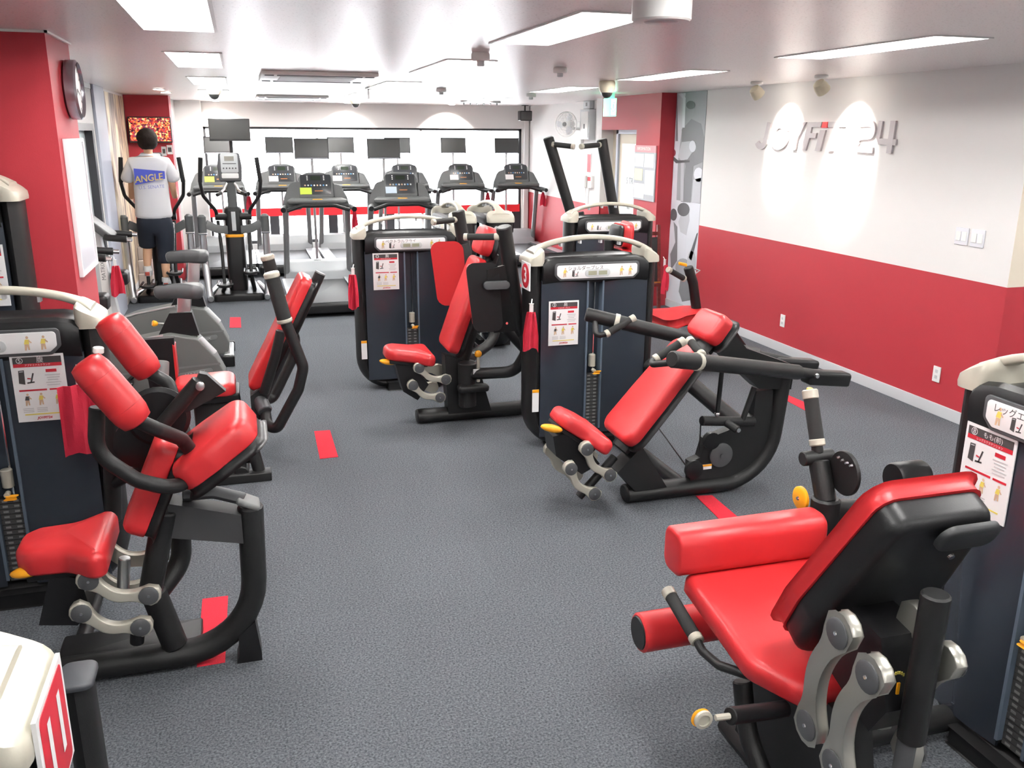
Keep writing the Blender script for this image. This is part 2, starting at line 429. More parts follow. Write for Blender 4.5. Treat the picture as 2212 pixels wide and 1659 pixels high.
wl = wallbox('wall_right_lintel', (XF, 10.3, 2.05), (XR+2.3, 11.42, ZC), WALLR)
wj = wallbox('wall_right_jamb', (XF, 11.42, 0), (XF2+.3, 11.62, ZC))
child('red_dado', wj, WALLR, lambda b: (b.box((XF-.003, 11.417, .0), (XF+.16, 11.43, 1.05)), b.box((XF-.003, 11.417, 0), (XF+.01, 11.62, 1.05))))
wd = wallbox('wall_right_recess', (XF+.17, 10.3, 0), (XR+2.3, 11.42, 2.05), CREAM)
bb2 = struct(MB().box((XF2-.012, 11.62, 0), (XF2+.001, YB, .088), .003).build('baseboard_right_far', BASEB))
# glazed door in the recess
XD = XF+.165
dr = struct(MB().box((XD-.045, 10.33, .02), (XD-.005, 11.08, 2.02), .004).build('door_1', CREAM))
child('door_frame', dr, GRYP, lambda b: (b.box((XD-.07, 11.08, 0), (XD, 11.14, 2.05)), b.box((XD-.07, 10.3, 2.0), (XD, 11.14, 2.05))))
child('door_glass', dr, FROST, lambda b: b.box((XD-.05, 10.42, .3), (XD-.045, 10.98, 1.88)))
text('door_lettering', 'S TR', (XD-.052, 10.7, 1.42), -YA, ZA, .11, MGREY, dr)
child('door_handle', dr, SILV, lambda b: (b.cyl((XD-.05, 10.42, 1.36), (XD-.09, 10.42, 1.36), .02), b.tube([(XD-.09, 10.42, 1.3), (XD-.09, 10.42, 1.4)], .012)))
child('notice', dr, PAPER, lambda b: b.box((XD-.056, 10.52, .95), (XD-.051, 10.72, 1.2)))
# back wall and window
def bw(a, b_): return (a[0], YB, a[1]), (b_[0], YB+.25, b_[1])
X0, X1, ZT, ZB = -.52, 4.78, 2.075, .2
wb = wallbox('wall_back', (-1.5, YB, ZT), (XF2, YB+.25, ZC))
child('wall_below_window', wb, WALLW, lambda b: b.box((-1.5, YB, 0), (XF2, YB+.25, ZB)))
child('wall_beside_window', wb, WALLW, lambda b: (b.box((X1, YB, ZB), (XF2, YB+.25, ZT)), b.box((-1.5, YB, ZB), (X0, YB+.25, ZT))))
win = struct(MB().box((X0, YB+.06, ZT-.035), (X1, YB+.12, ZT)).box((X0, YB+.06, ZB), (X1, YB+.12, ZB+.05)).box((X0, YB+.06, ZB), (X0+.035, YB+.12, ZT)).box((X1-.045, YB+.06, ZB), (X1, YB+.12, ZT)).build('window_1', DFRAME))
for i in range(3):
    a = X0+.035+(X1-X0-.08)*i/3; b_ = X0+.035+(X1-X0-.08)*(i+1)/3
    child('window_pane', win, GLASS, lambda b: b.box((a, YB+.085, ZB+.05), (b_, YB+.092, ZT-.035)))
    if i: child('mullion', win, WHITE, lambda b: b.box((a-.02, YB+.07, ZB+.05), (a+.02, YB+.11, ZT-.035)))
rail = child('red_window_band', win, mat('red_band', (.75, .02, .03), .4), lambda b: b.box((X0, YB+.03, .65), (X1-.03, YB+.06, .78)))
for x in (.49, 1.45, 2.42, 3.36, 4.68):
    child('window_post', win, DFRAME, lambda b: b.box((x-.075, YB+.03, ZB+.02), (x+.075, YB+.06, .65)))
tr = struct(MB().box((X1+.02, YB-.06, 0), (X1+.10, YB, ZC)).build('trim_1', WALLW))
# left side: red pillar, recess wall with sliding door, mural, red tv wall, white column
pl = wallbox('wall_left_pillar', (-3.4, 4.93, 0), (-.84, 5.57, ZC), WALLR)
child('ceiling_bead', pl, WHITE, lambda b: (b.box((-3.4, 4.915, ZC-.012), (-.825, 4.93, ZC-.001)), b.box((-.84, 4.915, ZC-.012), (-.825, 5.57, ZC-.001))))
XL = -1.40
wle = wallbox('wall_left', (XL-.3, 5.57, 0), (XL, 9.15, ZC))
wle2 = wallbox('wall_left_above_door', (XL-.3, 9.15, 2.07), (XL, 10.2, ZC))
wle3 = wallbox('wall_left_far', (XL-.3, 10.2, 0), (XL, 13.1, ZC))
dl = struct(MB().box((XL-.12, 9.15, 2.0), (XL+.004, 10.2, 2.07)).box((XL-.12, 10.08, 0), (XL+.004, 10.2, 2.0)).box((XL-.12, 9.15, 0), (XL+.004, 9.23, 2.0)).build('door_2', DFRAME))
child('door_glass', dl, FROST, lambda b: b.box((XL-.1, 9.23, .02), (XL-.07, 10.08, 2.0)))
tr2 = struct(MB().box((XL, 10.3, 0), (XL+.03, 11.05, ZC), .004).build('trim_2', GRYP))
sof = struct(MB().box((XL-.02, 9.2, ZC-.05), (XL+.012, 10.95, ZC-.001)).build('trim_3', DFRAME))
wtv = wallbox('wall_left_tv', (-1.6, 13.1, 0), (-.845, 13.5, ZC), WALLR)
wcol = wallbox('wall_left_column', (-1.6, 13.5, 0), (-.90, YB, ZC))
wcl2 = wallbox('wall_left_return', (-.9, YB-.35, 0), (-.52, YB+.02, ZC))
# unseen shell behind the camera
wallbox('wall_left_near', (-3.4, -3, 0), (-3.2, 4.93, ZC)); wallbox('wall_front', (-3.4, -3.15, 0), (7.2, -3, ZC)); wallbox('wall_right_near', (7.1, -3, 0), (7.3, 4.7, ZC))
# ------------------------------------------------------------------ ceiling fittings
def light(x, y, lab):
    t = thing('ceiling_light', lab, 'light', (x, y, ZC), 'recessed fluorescent ceiling lights'); hx, hy = LHX, LHY
    M1('frame', WHITE, t, lambda b: (b.add([V((x+sx*(hx+q), y+sy*(hy+q), z)) for q, z in ((.015, ZC-.0005), (.015, ZC-.006), (0, ZC-.006), (0, ZC-.0005)) for sx, sy in ((-1, -1), (1, -1), (1, 1), (-1, 1))], [(r*4+i, r*4+(i+1) % 4, ((r+1) % 4)*4+(i+1) % 4, ((r+1) % 4)*4+i) for r in range(4) for i in range(4)])))
    M1('reflector', LAMPW, t, lambda b: b.add([V((x+sx*q, y+sy*p, z)) for q, p, z in ((hx-.001, hy-.001, ZC+.001), (hx-.03, hy-.04, ZC+.085)) for sx, sy in ((-1, -1), (1, -1), (1, 1), (-1, 1))], [(4, 5, 6, 7)]+[(i, (i+1) % 4, (i+1) % 4+4, i+4) for i in range(4)]))
    for s in (-1, 1):
        M1('tube', TUBE, t, lambda b: b.cyl((x+s*.065, y-hy+.075, ZC+.045), (x+s*.065, y+hy-.075, ZC+.045), .016, seg=10))
        for e in (-1, 1): M1('tube_socket', WHITE, t, lambda b: b.box((x+s*.065-.018, y+e*(hy-.07), ZC+.02), (x+s*.065+.018, y+e*(hy-.045), ZC+.08)))
    return t
NB = {-.225: ['behind the viewpoint over the corner machine', 'over the corner machine', 'over the abdominal machine', 'over the thigh machine', 'over the upright bikes', 'over the cross trainers', 'by the hanging television'],
      1.46: ['over the entrance aisle', 'over the leg extension seat', 'beside the cylindrical downlight', 'beside the round smoke detector', 'over the weight tower pair', 'beside the square sensor box', 'by the window wall'],
      3.32: ['at the room entrance', 'over the leg extension tower', 'over the two logo spotlights', 'over the shoulder press arms', 'beside the ivory dome camera', 'by the ceiling speaker corner'],
      5.6: ['over the side bay entrance', 'over the side bay beyond the logo wall corner']}
for x, y, k in FIX: light(x, y, 'recessed twin-tube ceiling light '+NB[k][ROWS[k].index(y)])
def aircon(x, y, lab):
    t = thing('ceiling_air_conditioner', lab, 'air conditioner', (x, y, ZC))
    M1('panel', WHITE, t, lambda b: b.box((x-.45, y-.52, ZC-.03), (x+.45, y+.52, ZC-.0005), .008))
    for k in range(9): M1('grille_slat', LGREY, t, lambda b: b.box((x-.3, y-.28+k*.07, ZC-.036), (x+.3, y-.25+k*.07, ZC-.03)))
    for s in (-1, 1):
        M1('louvre', MGREY, t, lambda b: b.box((x-.33, y+s*.42-.03, ZC-.037), (x+.33, y+s*.42+.03, ZC-.03)))
    for sx in (-1, 1):
        for sy in (-1, 1): M1('corner_vent', DGREY, t, lambda b: b.box((x+sx*.39-.035, y+sy*.42-.02, ZC-.036), (x+sx*.39+.035, y+sy*.42+.02, ZC-.03)))
aircon(.66, 7.95, 'white ceiling cassette air conditioner nearer the chest fly tower'); aircon(.72, 12.75, 'white ceiling cassette air conditioner nearer the big window')
def spotlamp(uv, target, lab):
    p = P(uv, z=ZC); t = thing('wall_spotlight', lab, 'spotlight', (p.x, p.y, ZC))
    d = (V(target)-V((p.x, p.y, ZC-.09))).normalized(); c = V((p.x, p.y, ZC-.085))
    M1('mount', WHITE, t, lambda b: b.cyl((p.x, p.y, ZC-.025), (p.x, p.y, ZC-.0005), .055))
    M1('lamp_head', mat('ivory_plastic', (.72, .68, .52), .4), t, lambda b: b.lathe(c-d*.05, d, [(.02, 0), (.045, .015), (.055, .05), (.058, .1)]))
    M1('lens', DLIGHT, t, lambda b: b.lathe(c+d*.051, d, [(.048, 0), (.045, .003)]))
    spot('spot_beam', c+d*.07, target, 40, 64, .35)
spotlamp((1635, 176), (XR, 7.38, 2.02), 'small ivory spotlight aimed at the letter J of the wall logo')
spotlamp((1775, 162), (XR, 6.42, 1.98), 'small ivory spotlight aimed at the numerals of the wall logo')
for i, x in enumerate((-.28, 1.72, 3.42)):
    t = thing('wall_washer', ['recessed downlight above the hanging television', 'recessed downlight above the middle of the window', 'recessed downlight beside the ceiling speaker'][i], 'downlight', (x, YB-.45, ZC), 'downlights washing the window wall')
    M1('rim', WHITE, t, lambda b: b.lathe((x, YB-.45, ZC-.0005), -ZA, [(.07, 0), (.07, .006), (.05, .008)]))
    M1('lens', DLIGHT, t, lambda b: b.lathe((x, YB-.45, ZC-.009), -ZA, [(.048, 0), (.046, .002)]))
    spot('washer_beam', (x, YB-.45, ZC-.02), (x, YB, 1.7), 60, 95, .35)
for i, uv in enumerate(((343, 192), (358, 199))):
    p = P(uv, z=ZC); t = thing('downlight', ['small round downlight farther from the red television wall', 'small round downlight nearer the red television wall'][i], 'downlight', (p.x, p.y, ZC), 'pair of downlights before the red television wall')
    M1('rim', WHITE, t, lambda b: b.lathe((p.x, p.y, ZC-.0005), -ZA, [(.07, 0), (.07, .006), (.05, .008)]))
    M1('lens', DLIGHT, t, lambda b: b.lathe((p.x, p.y, ZC-.009), -ZA, [(.055, 0), (.053, .002)]))
def detector(uv, r, h, lab, core=True):
    p = P(uv, z=ZC-h*.5); t = thing('smoke_detector', lab, 'smoke detector', (p.x, p.y, ZC))
    M1('base', LAMPW, t, lambda b: b.lathe((p.x, p.y, ZC-.0005), -ZA, [(r*.9, 0), (r, .01), (r, h*.55), (r*.85, h*.65)]))
    M1('sensor_cage', LGREY, t, lambda b: b.lathe((p.x, p.y, ZC-h*.65), -ZA, [(r*.42, 0), (r*.42, h*.4), (r*.3, h*.45)]))
detector((1038, 127), .055, .07, 'round smoke detector beside the second ceiling light of the middle row')
detector((1210, 155), .05, .06, 'round smoke detector between the middle and right rows of lights')
detector((953, 197), .055, .06, 'small round smoke detector above the treadmills')
detector((1147, 208), .06, .06, 'smoke detector close to the corner with the ceiling speaker')
def dome(uv, lab, r=.075):
    p = P(uv, z=ZC-.06); t = thing('dome_camera', lab, 'security camera', (p.x, p.y, ZC))
    M1('housing', mat('ivory_plastic', (.72, .68, .52), .4), t, lambda b: b.lathe((p.x, p.y, ZC-.0005), -ZA, [(r*.9, 0), (r, .02), (r*.95, .07), (r*.75, .1)]))
    M1('dark_dome', TVB, t, lambda b: b.lathe((p.x, p.y, ZC-.1), -ZA, [(r*.7, 0), (r*.62, .02), (r*.4, .04), (r*.1, .048)]))
dome((1311, 190), 'ivory dome security camera in front of the exit sign'); dome((462, 195), 'ivory dome security camera above the cross trainer console'); dome((768, 217), 'ivory dome security camera above the centre treadmills')
p = P((1430, 10), z=ZC-.1); t = thing('surface_downlight', 'large white cylindrical ceiling downlight', 'light', (p.x, p.y, ZC))
M1('cylinder', LAMPW, t, lambda b: b.lathe((p.x, p.y, ZC-.0005), -ZA, [(.082, 0), (.085, .004), (.085, .14), (.08, .145)]))
M1('lens', SILV, t, lambda b: b.lathe((p.x, p.y, ZC-.1455), -ZA, [(.05, 0), (.045, .004)]))
p = P((812, 206), z=ZC-.08); t = thing('ceiling_sensor', 'square white sensor box hanging from the ceiling', 'sensor', (p.x, p.y, ZC))
M1('plate', LGREY, t, lambda b: b.box((p.x-.1, p.y-.1, ZC-.02), (p.x+.2, p.y+.1, ZC-.0005)))
M1('body', WHITE, t, lambda b: b.box((p.x-.08, p.y-.08, ZC-.12), (p.x+.08, p.y+.08, ZC-.02), .006))
# track rail near the window
t = thing('light_track', 'thin ceiling rail with small dark hooks near the speaker', 'rail', (3.4, 13.2, ZC))
M1('rail', LGREY, t, lambda b: b.box((3.15, 13.17, ZC-.03), (3.75, 13.23, ZC-.0005)))
for k in range(6): M1('hook', DGREY, t, lambda b: b.cyl((3.2+k*.1, 13.2, ZC-.06), (3.2+k*.1, 13.2, ZC-.03), .012, seg=8))
# exit sign
q = P(c4(852, 250), y=10.0); t = thing('exit_sign', 'green lit emergency exit sign hanging below the ceiling', 'sign', (q.x, 10.0, ZC))
M1('hanger', WHITE, t, lambda b: b.box((q.x-.045, 9.97, q.z+.1), (q.x+.045, 10.03, ZC-.0005)))
M1('case', GREENE, t, lambda b: b.box((q.x-.042, 9.9, q.z-.1), (q.x+.042, 10.1, q.z+.1), .004))
M1('legend', WHITEE, t, lambda b: b.box((q.x-.024, 9.896, q.z-.085), (q.x+.03, 9.9, q.z+.085)))
M1('running_figure', GREENE, t, lambda b: (b.sphere((q.x+.006, 9.894, q.z+.05), .01, .002, .012), b.obox((q.x, 9.894, q.z+.01), (XA, YA, ZA), (.009, .001, .028)), b.obox((q.x-.012, 9.894, q.z-.035), (V((.8, 0, .6)), YA, V((-.6, 0, .8))), (.006, .001, .028)), b.obox((q.x+.012, 9.894, q.z-.035), (V((.8, 0, -.6)), YA, V((.6, 0, .8))), (.006, .001, .028))))
# ------------------------------------------------------------------ weight machine kit
def poster(t, c, u, num, kanji, sub, w=.2, h=.285, dark=True, full=True):
    """instruction sheet: c centre on the wall it is stuck to, u to the reader's right, n towards the reader"""
    u = V(u); n = u.cross(ZA); c = V(c)
    def at(x, y, d=0): return c+u*x+ZA*y+n*d
    sh = M1('instruction_sheet', PAPER, t, lambda b: b.obox(at(0, 0, .0025), (u, n, ZA), (w/2, .002, h/2)))
    def rect(nm, x0, x1, y0, y1, m, d=.0052): M1(nm, m, sh, lambda b: b.obox(at((x0+x1)/2, (y0+y1)/2, d), (u, n, ZA), ((x1-x0)/2, .0004, (y1-y0)/2)), smooth=False)
    a = w/2*.9; T = h/2
    rect('header_band', -a, a, T*.74, T*.93, PGRY); rect('red_stripe', -a, a, T*.64, T*.74, PRED)
    if num: text('number_print', num, at(-a*.72, T*.83, .0062), u, ZA, h*.085, PAPER, sh)
    M1('number_ring', PAPER, sh, lambda b: ring(b, at(-a*.72, T*.835, .006), u, ZA, h*.044, h*.037))
    if kanji: text('title_print', kanji, at(a*.12, T*.83, .0062), u, ZA, h*(.095 if len(kanji) < 3 else .075), PAPER, sh)
    if sub: text('subtitle_print', sub, at(0, T*.69, .0062), u, ZA, h*.034, PAPER, sh)
    if full:
        # small machine picture, red tags, figures, text rows, logo line
        M1('machine_picture', [PGRY, PRED, PLGR], sh, lambda b: (pic_machine(b, at, -a*.52, T*.34, a*.34)))
        rect('red_tag', a*.3, a*.75, T*.46, T*.55, PRED)
        M1('text_rows', PLGR, sh, lambda b: [b.obox(at(a*.56+(k % 2)*a*.02, T*(.38-k*.075), .0054), (u, n, ZA), (a*(.32-.05*(k % 3)), .0003, T*.014)) for k in range(5)], smooth=False)['kind'] = 'stuff'
        rect('red_bar', -a*.9, a*.25, -T*.08, -T*.03, PRED); rect('red_bar', a*.36, a*.95, -T*.08, -T*.03, PRED)
        for k, x in enumerate((-a*.62, -a*.05, a*.65)):
            M1('figure_picture', [PSKIN, PYEL if k != 0 else PGRY], sh, lambda b: pic_person(b, at, x, -T*.33, T*.2, k))
        M1('caption_rows', PLGR, sh, lambda b: [b.obox(at(x, -T*(.6+.05*k), .0054), (u, n, ZA), (a*.22, .0003, T*.01)) for k in range(3) for x in (-a*.62, -a*.05)], smooth=False)['kind'] = 'stuff'
        rect('yellow_bar', -a*.8, a*.8, -T*.80, -T*.765, PYEL)
        text('logo_print', 'JOYFIT24', at(0, -T*.9, .0062), u, ZA, h*.048, PRED, sh, shear=.25, bold=.0006)
    return sh
def ring(b, c, u, v, r1, r0, seg=24):
    vs = []
    for k in range(seg):
        a = 2*math.pi*k/seg; d = V(u)*math.cos(a)+V(v)*math.sin(a); vs += [V(c)+d*r0, V(c)+d*r1]
    b.add(vs, [(2*k, 2*k+1, (2*k+3) % (2*seg), (2*k+2) % (2*seg)) for k in range(seg)])
def flat(b, at, pts, d=.0055): b.add([at(x, y, d) for x, y in pts], [tuple(range(len(pts)))])
def pic_machine(b, at, x, y, s):
    b.mi = 0; flat(b, at, [(x-s, y-s*.8), (x-s*.25, y-s*1.0), (x-s*.2, y+s*1.0), (x-s*.9, y+s*.95)])
    b.mi = 2; flat(b, at, [(x-s*.8, y+s*.72), (x-s*.32, y+s*.75), (x-s*.32, y+s*.86), (x-s*.78, y+s*.84)], .0058)
    b.mi = 0; flat(b, at, [(x, y-s*.9), (x+s*.9, y-s*.8), (x+s*.9, y-s*.62), (x, y-s*.7)]); flat(b, at, [(x+s*.35, y-s*.8), (x+s*.55, y-s*.8), (x+s*.95, y+s*.5), (x+s*.75, y+s*.55)])
    b.mi = 1; flat(b, at, [(x+s*.05, y-s*.25), (x+s*.5, y-s*.32), (x+s*.5, y-s*.15), (x+s*.08, y-s*.08)], .0058)
def pic_person(b, at, x, y, s, k):
    b.mi = 0; hx = x+s*.1
    flat(b, at, [(hx+s*.17*math.cos(a*math.pi/4), y+s*.75+s*.19*math.sin(a*math.pi/4)) for a in range(8)])
    b.mi = 1; flat(b, at, [(x-s*.32, y-s*.1), (x+s*.25, y-s*.12), (x+s*.36, y+s*.5), (x-s*.15, y+s*.52)])
    b.mi = 0; flat(b, at, [(x-s*.3, y-s*.9), (x-s*.1, y-s*.92), (x+s*.1, y-s*.12), (x-s*.25, y-s*.12)], .0058); flat(b, at, [(x+s*.1, y-s*.85), (x+s*.3, y-s*.85), (x+s*.25, y-s*.12), (x+s*.02, y-s*.12)], .0058)
    flat(b, at, [(x+s*.3, y+s*.45), (x+s*.6, y+s*.1), (x+s*.5, y), (x+s*.2, y+s*.3)], .006)
def tower(t, o, u, w=.88, dep=.27, num=None, title=None, sheet=None, plates=(.1, .95), h=1.285, side=None, strip_ok=True, front_sheet_dx=-.19, numside=-1, platepos=(.55, .14)):
    """weight-stack tower. o floor point under the middle of the front, u to the right when facing the front"""
    o = V(o); u = V(u).normalized(); n = u.cross(ZA).normalized()   # n points out of the front
    def at(x, d, z): return o+u*x-n*d+ZA*z
    hw = w/2-.05; dc = dep/2
    # bent oval frame tube
    M1('tower_frame', BLK, t, lambda b: b.tube([at(-hw, dc, h-.06), at(-hw, dc, .05), at(hw, dc, .05), at(hw, dc, h-.06)], .05, fil=.2, seg=14, flat=2.3, side=n, nf=8))
    M1('base_plate', BLK, t, lambda b: b.obox(at(0, dc, .035), (u, n, ZA), (hw-.18, dc+.02, .034), .008))
    # shrouds (front and back) : two bowed halves each side of the slot
    for d0, sg in ((.0, 1), (dep, -1)):
        for s in (-1, 1):
            M1('shroud_panel', NAVY, t, lambda b: shroud(b, at, s, hw, h, d0, sg))
    M1('slot_back', NAVYD, t, lambda b: b.obox(at(0, .075, .62), (u, n, ZA), (.065, .004, .52)))
    for s in (-1, 1):
        M1('slot_rail', mat('slot_rail', (.10, .13, .17), .25), t, lambda b: b.obox(at(s*.052, .04, .64), (u, n, ZA), (.006, .03, .52)))
    M1('guide_rod', CHROME, t, lambda b: b.cyl(at(.012, .055, .25), at(.012, .055, 1.12), .006, seg=8))
    # weight stack seen through the slot
    for k in range(16): M1('weight_plate', mat('stack_plate', (.05, .05, .05), .5), t, lambda b: b.obox(at(0, .05, .12+.024*k), (u, n, ZA), (.045, .02, .0105)), smooth=False)
    M1('plate_numbers', mat('plate_print', (.20, .20, .20), .5), t, lambda b: [b.obox(at(sx*.022, .0295, .12+.024*k), (u, n, ZA), (.010, .0006, .0045)) for k in range(16) for sx in (-1, 1)], smooth=False)['kind'] = 'stuff'
    st = M1('selector_stem', CHAMPM, t, lambda b: (b.cyl(at(.0, .04, .54), at(.0, .04, .62), .024), b.cyl(at(0, .02, .52), at(0, -.012, .52), .012)))
    M1('selector_pin', ORNG, t, lambda b: b.obox(at(.016, -.012, .51), (u, n, V((.5*u.x, .5*u.y, 1)).normalized()), (.020, .008, .009), .006))
    # top cover with label strip
    M1('top_cover', BLKP, t, lambda b: topcover(b, at, hw, h, dep))
    lp = M1('label_recess', DGREY, t, lambda b: b.pad(at(0, -.004, h-.115), u, ZA, n, rpoly([(-.285, .055), (.285, .055), (.285, -.02), (.25, -.055), (-.25, -.055), (-.285, -.02)], .02), .006, .003))
    ls = M1('label_strip', PAPER, t, lambda b: b.pad(at(0, -.010, h-.115), u, ZA, n, rpoly([(-.27, .042), (.27, .042), (.27, -.018), (.242, -.042), (-.242, -.042), (-.27, -.018)], .015), .003, .001))
    if title: text('strip_title', title, at(-.08, -.0138, h-.094), u, ZA, .03, PGRY, ls)
    M1('strip_window', [LGREY, mat('lcd_window', (.30, .31, .22), .3)], ls, lambda b: (b.pad(at(0, -.013, h-.125), u, ZA, n, rrect(.085, .024, .022), .002, .001), setattr(b, 'mi', 1), b.obox(at(-.035, -.0155, h-.125), (u, n, ZA), (.028, .0006, .013)), b.obox(at(.035, -.0155, h-.125), (u, n, ZA), (.028, .0006, .013))))
    def at2(x, y, d=0): return at(x, -.008-d, h-.115+y)
    for k, x in enumerate((-.22, .16, .22)):
        M1('strip_figure', [PSKIN, PYEL], ls, lambda b: pic_person(b, at2, x, -.002, .032, k))
    M1('strip_machine_picture', [PGRY, PRED, PLGR], ls, lambda b: pic_machine(b, at2, -.15, -.01, .022))
    # champagne corner caps and arched carrying handle
    for s in (-1, 1):
        M1('corner_cap', CHAMP, t, lambda b: cap(b, at, s, hw, dc, h))
        M1('cap_screw_recess', DGREY, t, lambda b: b.lathe(at(s*(hw-.015), dc-.02, h+.0005), ZA, [(.011, 0), (.011, .002)]))
    M1('top_handle', CHAMP, t, lambda b: handle(b, at, hw, dc, h))
    for x in (-.2, -.07, .07, .2): M1('handle_rib', LGREY, t, lambda b: b.obox(at(x, dc, h+.058-1.1*x*x*.42), (u, n, ZA), (.006, .02, .012)))
    # side: number plate, side maker lettering
    if num:
        c = at(numside*(hw+.052), dc*platepos[0], h-platepos[1])
        sn = u*numside; su = n if numside < 0 else -n
        pl = M1('number_plate', PAPER, t, lambda b: b.obox(c+sn*.004, (su, sn, ZA), (.085, .003, .085)))
        M1('number_disc', PRED, pl, lambda b: b.pad(c+sn*.0072, su, ZA, sn, [(.0765*math.cos(a*math.pi/16), .0765*math.sin(a*math.pi/16)) for a in range(32)] if len(num) < 2 else rrect(.072, .078, .01), .001, .0004))
        text('number_print', num, c+sn*.0088, su, ZA, .13, PAPER, pl, bold=.003)
    if side:
        for sd in (side if isinstance(side, (list, tuple)) else [side]):
            c = at(sd*(hw+.0525), dc, .93); sn = u*sd; su = n if sd < 0 else -n
            text('side_lettering', 'MATRIX', c+sn*.003, ZA, -su, .10, LGREY, t, sx=1.25)
    if sheet: poster(t, at(front_sheet_dx, .006, sheet[3] if len(sheet) > 3 else .96), u, *sheet[:3])
    # safety label low on the post
    lab = M1('safety_label', PAPER, t, lambda b: b.obox(at(-hw, dc-.116, .34), (u, n, ZA), (.022, .0015, .075)))
    M1('safety_label_head', ORNG, lab, lambda b: b.obox(at(-hw, dc-.118, .405), (u, n, ZA), (.022, .001, .01)))
    return at
def shroud(b, at, s, hw, h, d0, sg):
    x0, x1 = .058, hw-.03; nseg = 6; top = h-.17 if sg > 0 else h-.1; vs = []; fs = []
    for z in (.09, top):
        for k in range(nseg+1):
            q = k/nseg; x = x0+(x1-x0)*q; bow = .012*math.sin(math.pi*q); vs.append(at(s*x, d0+sg*(.02-bow), z))
        for k in range(nseg+1):
            q = k/nseg; x = x0+(x1-x0)*q; vs.append(at(s*x, d0+sg*.03, z))
    m = 2*(nseg+1)
    for k in range(nseg):
        fs.append((k, k+1, k+1+m, k+m)); fs.append((nseg+1+k, nseg+1+k+m, nseg+2+k+m, nseg+2+k))
    fs += [(0, m, m+nseg+1, nseg+1), (nseg, 2*nseg+1, m+2*nseg+1, m+nseg)]
    fs += [tuple(list(range(nseg+1))+list(range(2*nseg+1, nseg, -1))), tuple([m+i for i in range(nseg+1)]+[m+i for i in range(2*nseg+1, nseg, -1)])]
    b.add(vs, fs)
def topcover(b, at, hw, h, dep):
    # trough-shaped lid: front apron, sloping shoulders, recessed tray
    prof = [(.018, h-.19), (.002, h-.17), (-.004, h-.06), (.008, h-.035), (.04, h-.025), (.06, h-.04), (dep-.06, h-.04), (dep-.04, h-.025), (dep-.008, h-.035), (dep+.004, h-.06), (dep-.002, h-.10), (dep-.018, h-.11)]
    xs = [(-hw+.035, -.035), (-hw+.06, -.012), (-hw+.12, 0), (-.12, .003), (.12, .003), (hw-.12, 0), (hw-.06, -.012), (hw-.035, -.035)]
    vs = []; fs = []; m = len(prof)
    for x, dz in xs: vs += [at(x, d, z+(dz if 1 < i < m-2 else 0)) for i, (d, z) in enumerate(prof)]
    for j in range(len(xs)-1):
        for k in range(m): a = j*m+k; c = j*m+(k+1) % m; fs.append((a, c, c+m, a+m))
    fs += [tuple(range(m)), tuple(reversed(range((len(xs)-1)*m, len(xs)*m)))]
    b.add(vs, fs)
def cap(b, at, s, hw, dc, h):
    # rounded block over the post, sloping down outward
    sect = rrect(.052, dc-.008, .035, 4); vs = []; fs = []; m = len(sect)
    for z, k in ((h-.075, 1.0), (h-.035, 1.02), (h-.012, .98), (h, .82)):
        for x, y in sect: vs.append(at(s*hw+x*k, dc+y*k, z+(-.028*(s*x/.052) if z > h-.04 else 0)))
    for j in range(3):
        for i in range(m): a = j*m+i; c = j*m+(i+1) % m; fs.append((a, c, c+m, a+m))
    fs += [tuple(reversed(range(m))), tuple(range(3*m, 4*m))]
    b.add(vs, fs)
def handle(b, at, hw, dc, h):
    sect = rrect(.016, .028, .012, 3); N = 22; vs = []; fs = []; m = len(sect)
    for k in range(N+1):
        q = -1+2*k/N; x = q*(hw+.012); z = h+.012+.070*(1-q*q) - .030*abs(q)**8
        for a, c in sect: vs.append(at(x, dc+c*(1+2.1*abs(q)**9), z+a*(1+.6*abs(q)**9)))
    for j in range(N):
        for i in range(m): a = j*m+i; c = j*m+(i+1) % m; fs.append((a, c, c+m, a+m))
    fs += [tuple(reversed(range(m))), tuple(range(N*m, (N+1)*m))]
    b.add(vs, fs)
def frame_axes(f):
    """f = forward (user's facing direction). returns side axis (user's right)"""
    f = V(f); return f.cross(ZA)
def cushion(t, name, A, B, wa, wb, th, sideax, nrm, m=RED, r=.03, corner=.05, dome=.0, shell=True, shm=None, wm=None):
    """long pad from A to B (centre of its rear face), half widths wa at A, wb at B, along sideax; nrm front direction"""
    A = V(A); B = V(B); L = (B-A); ln = L.length; u = L.normalized(); s = V(sideax).normalized(); n = V(nrm); n = (n-u*n.dot(u)).normalized()
    pts = [(0, -wa), (ln, -wb), (ln, wb), (0, wa)] if wm is None else [(0, -wa), (ln*.45, -wm), (ln, -wb), (ln, wb), (ln*.45, wm), (0, wa)]
    out = rpoly(pts, corner, 5)
    o = M1(name, m, t, lambda b: b.pad(A, u, s, n, out, th, r, bottom=.008, seg=4, dome=dome), ang=60)
    if shell:
        k = .93; out2 = rpoly([((x-ln/2)*.97+ln/2, y*k) for x, y in pts], corner*.9, 5)
        M1('backing_shell', shm or BLKP, o, lambda b: b.pad(A-n*.001, u, s, -n, out2, .035, .02), ang=60)
    return o
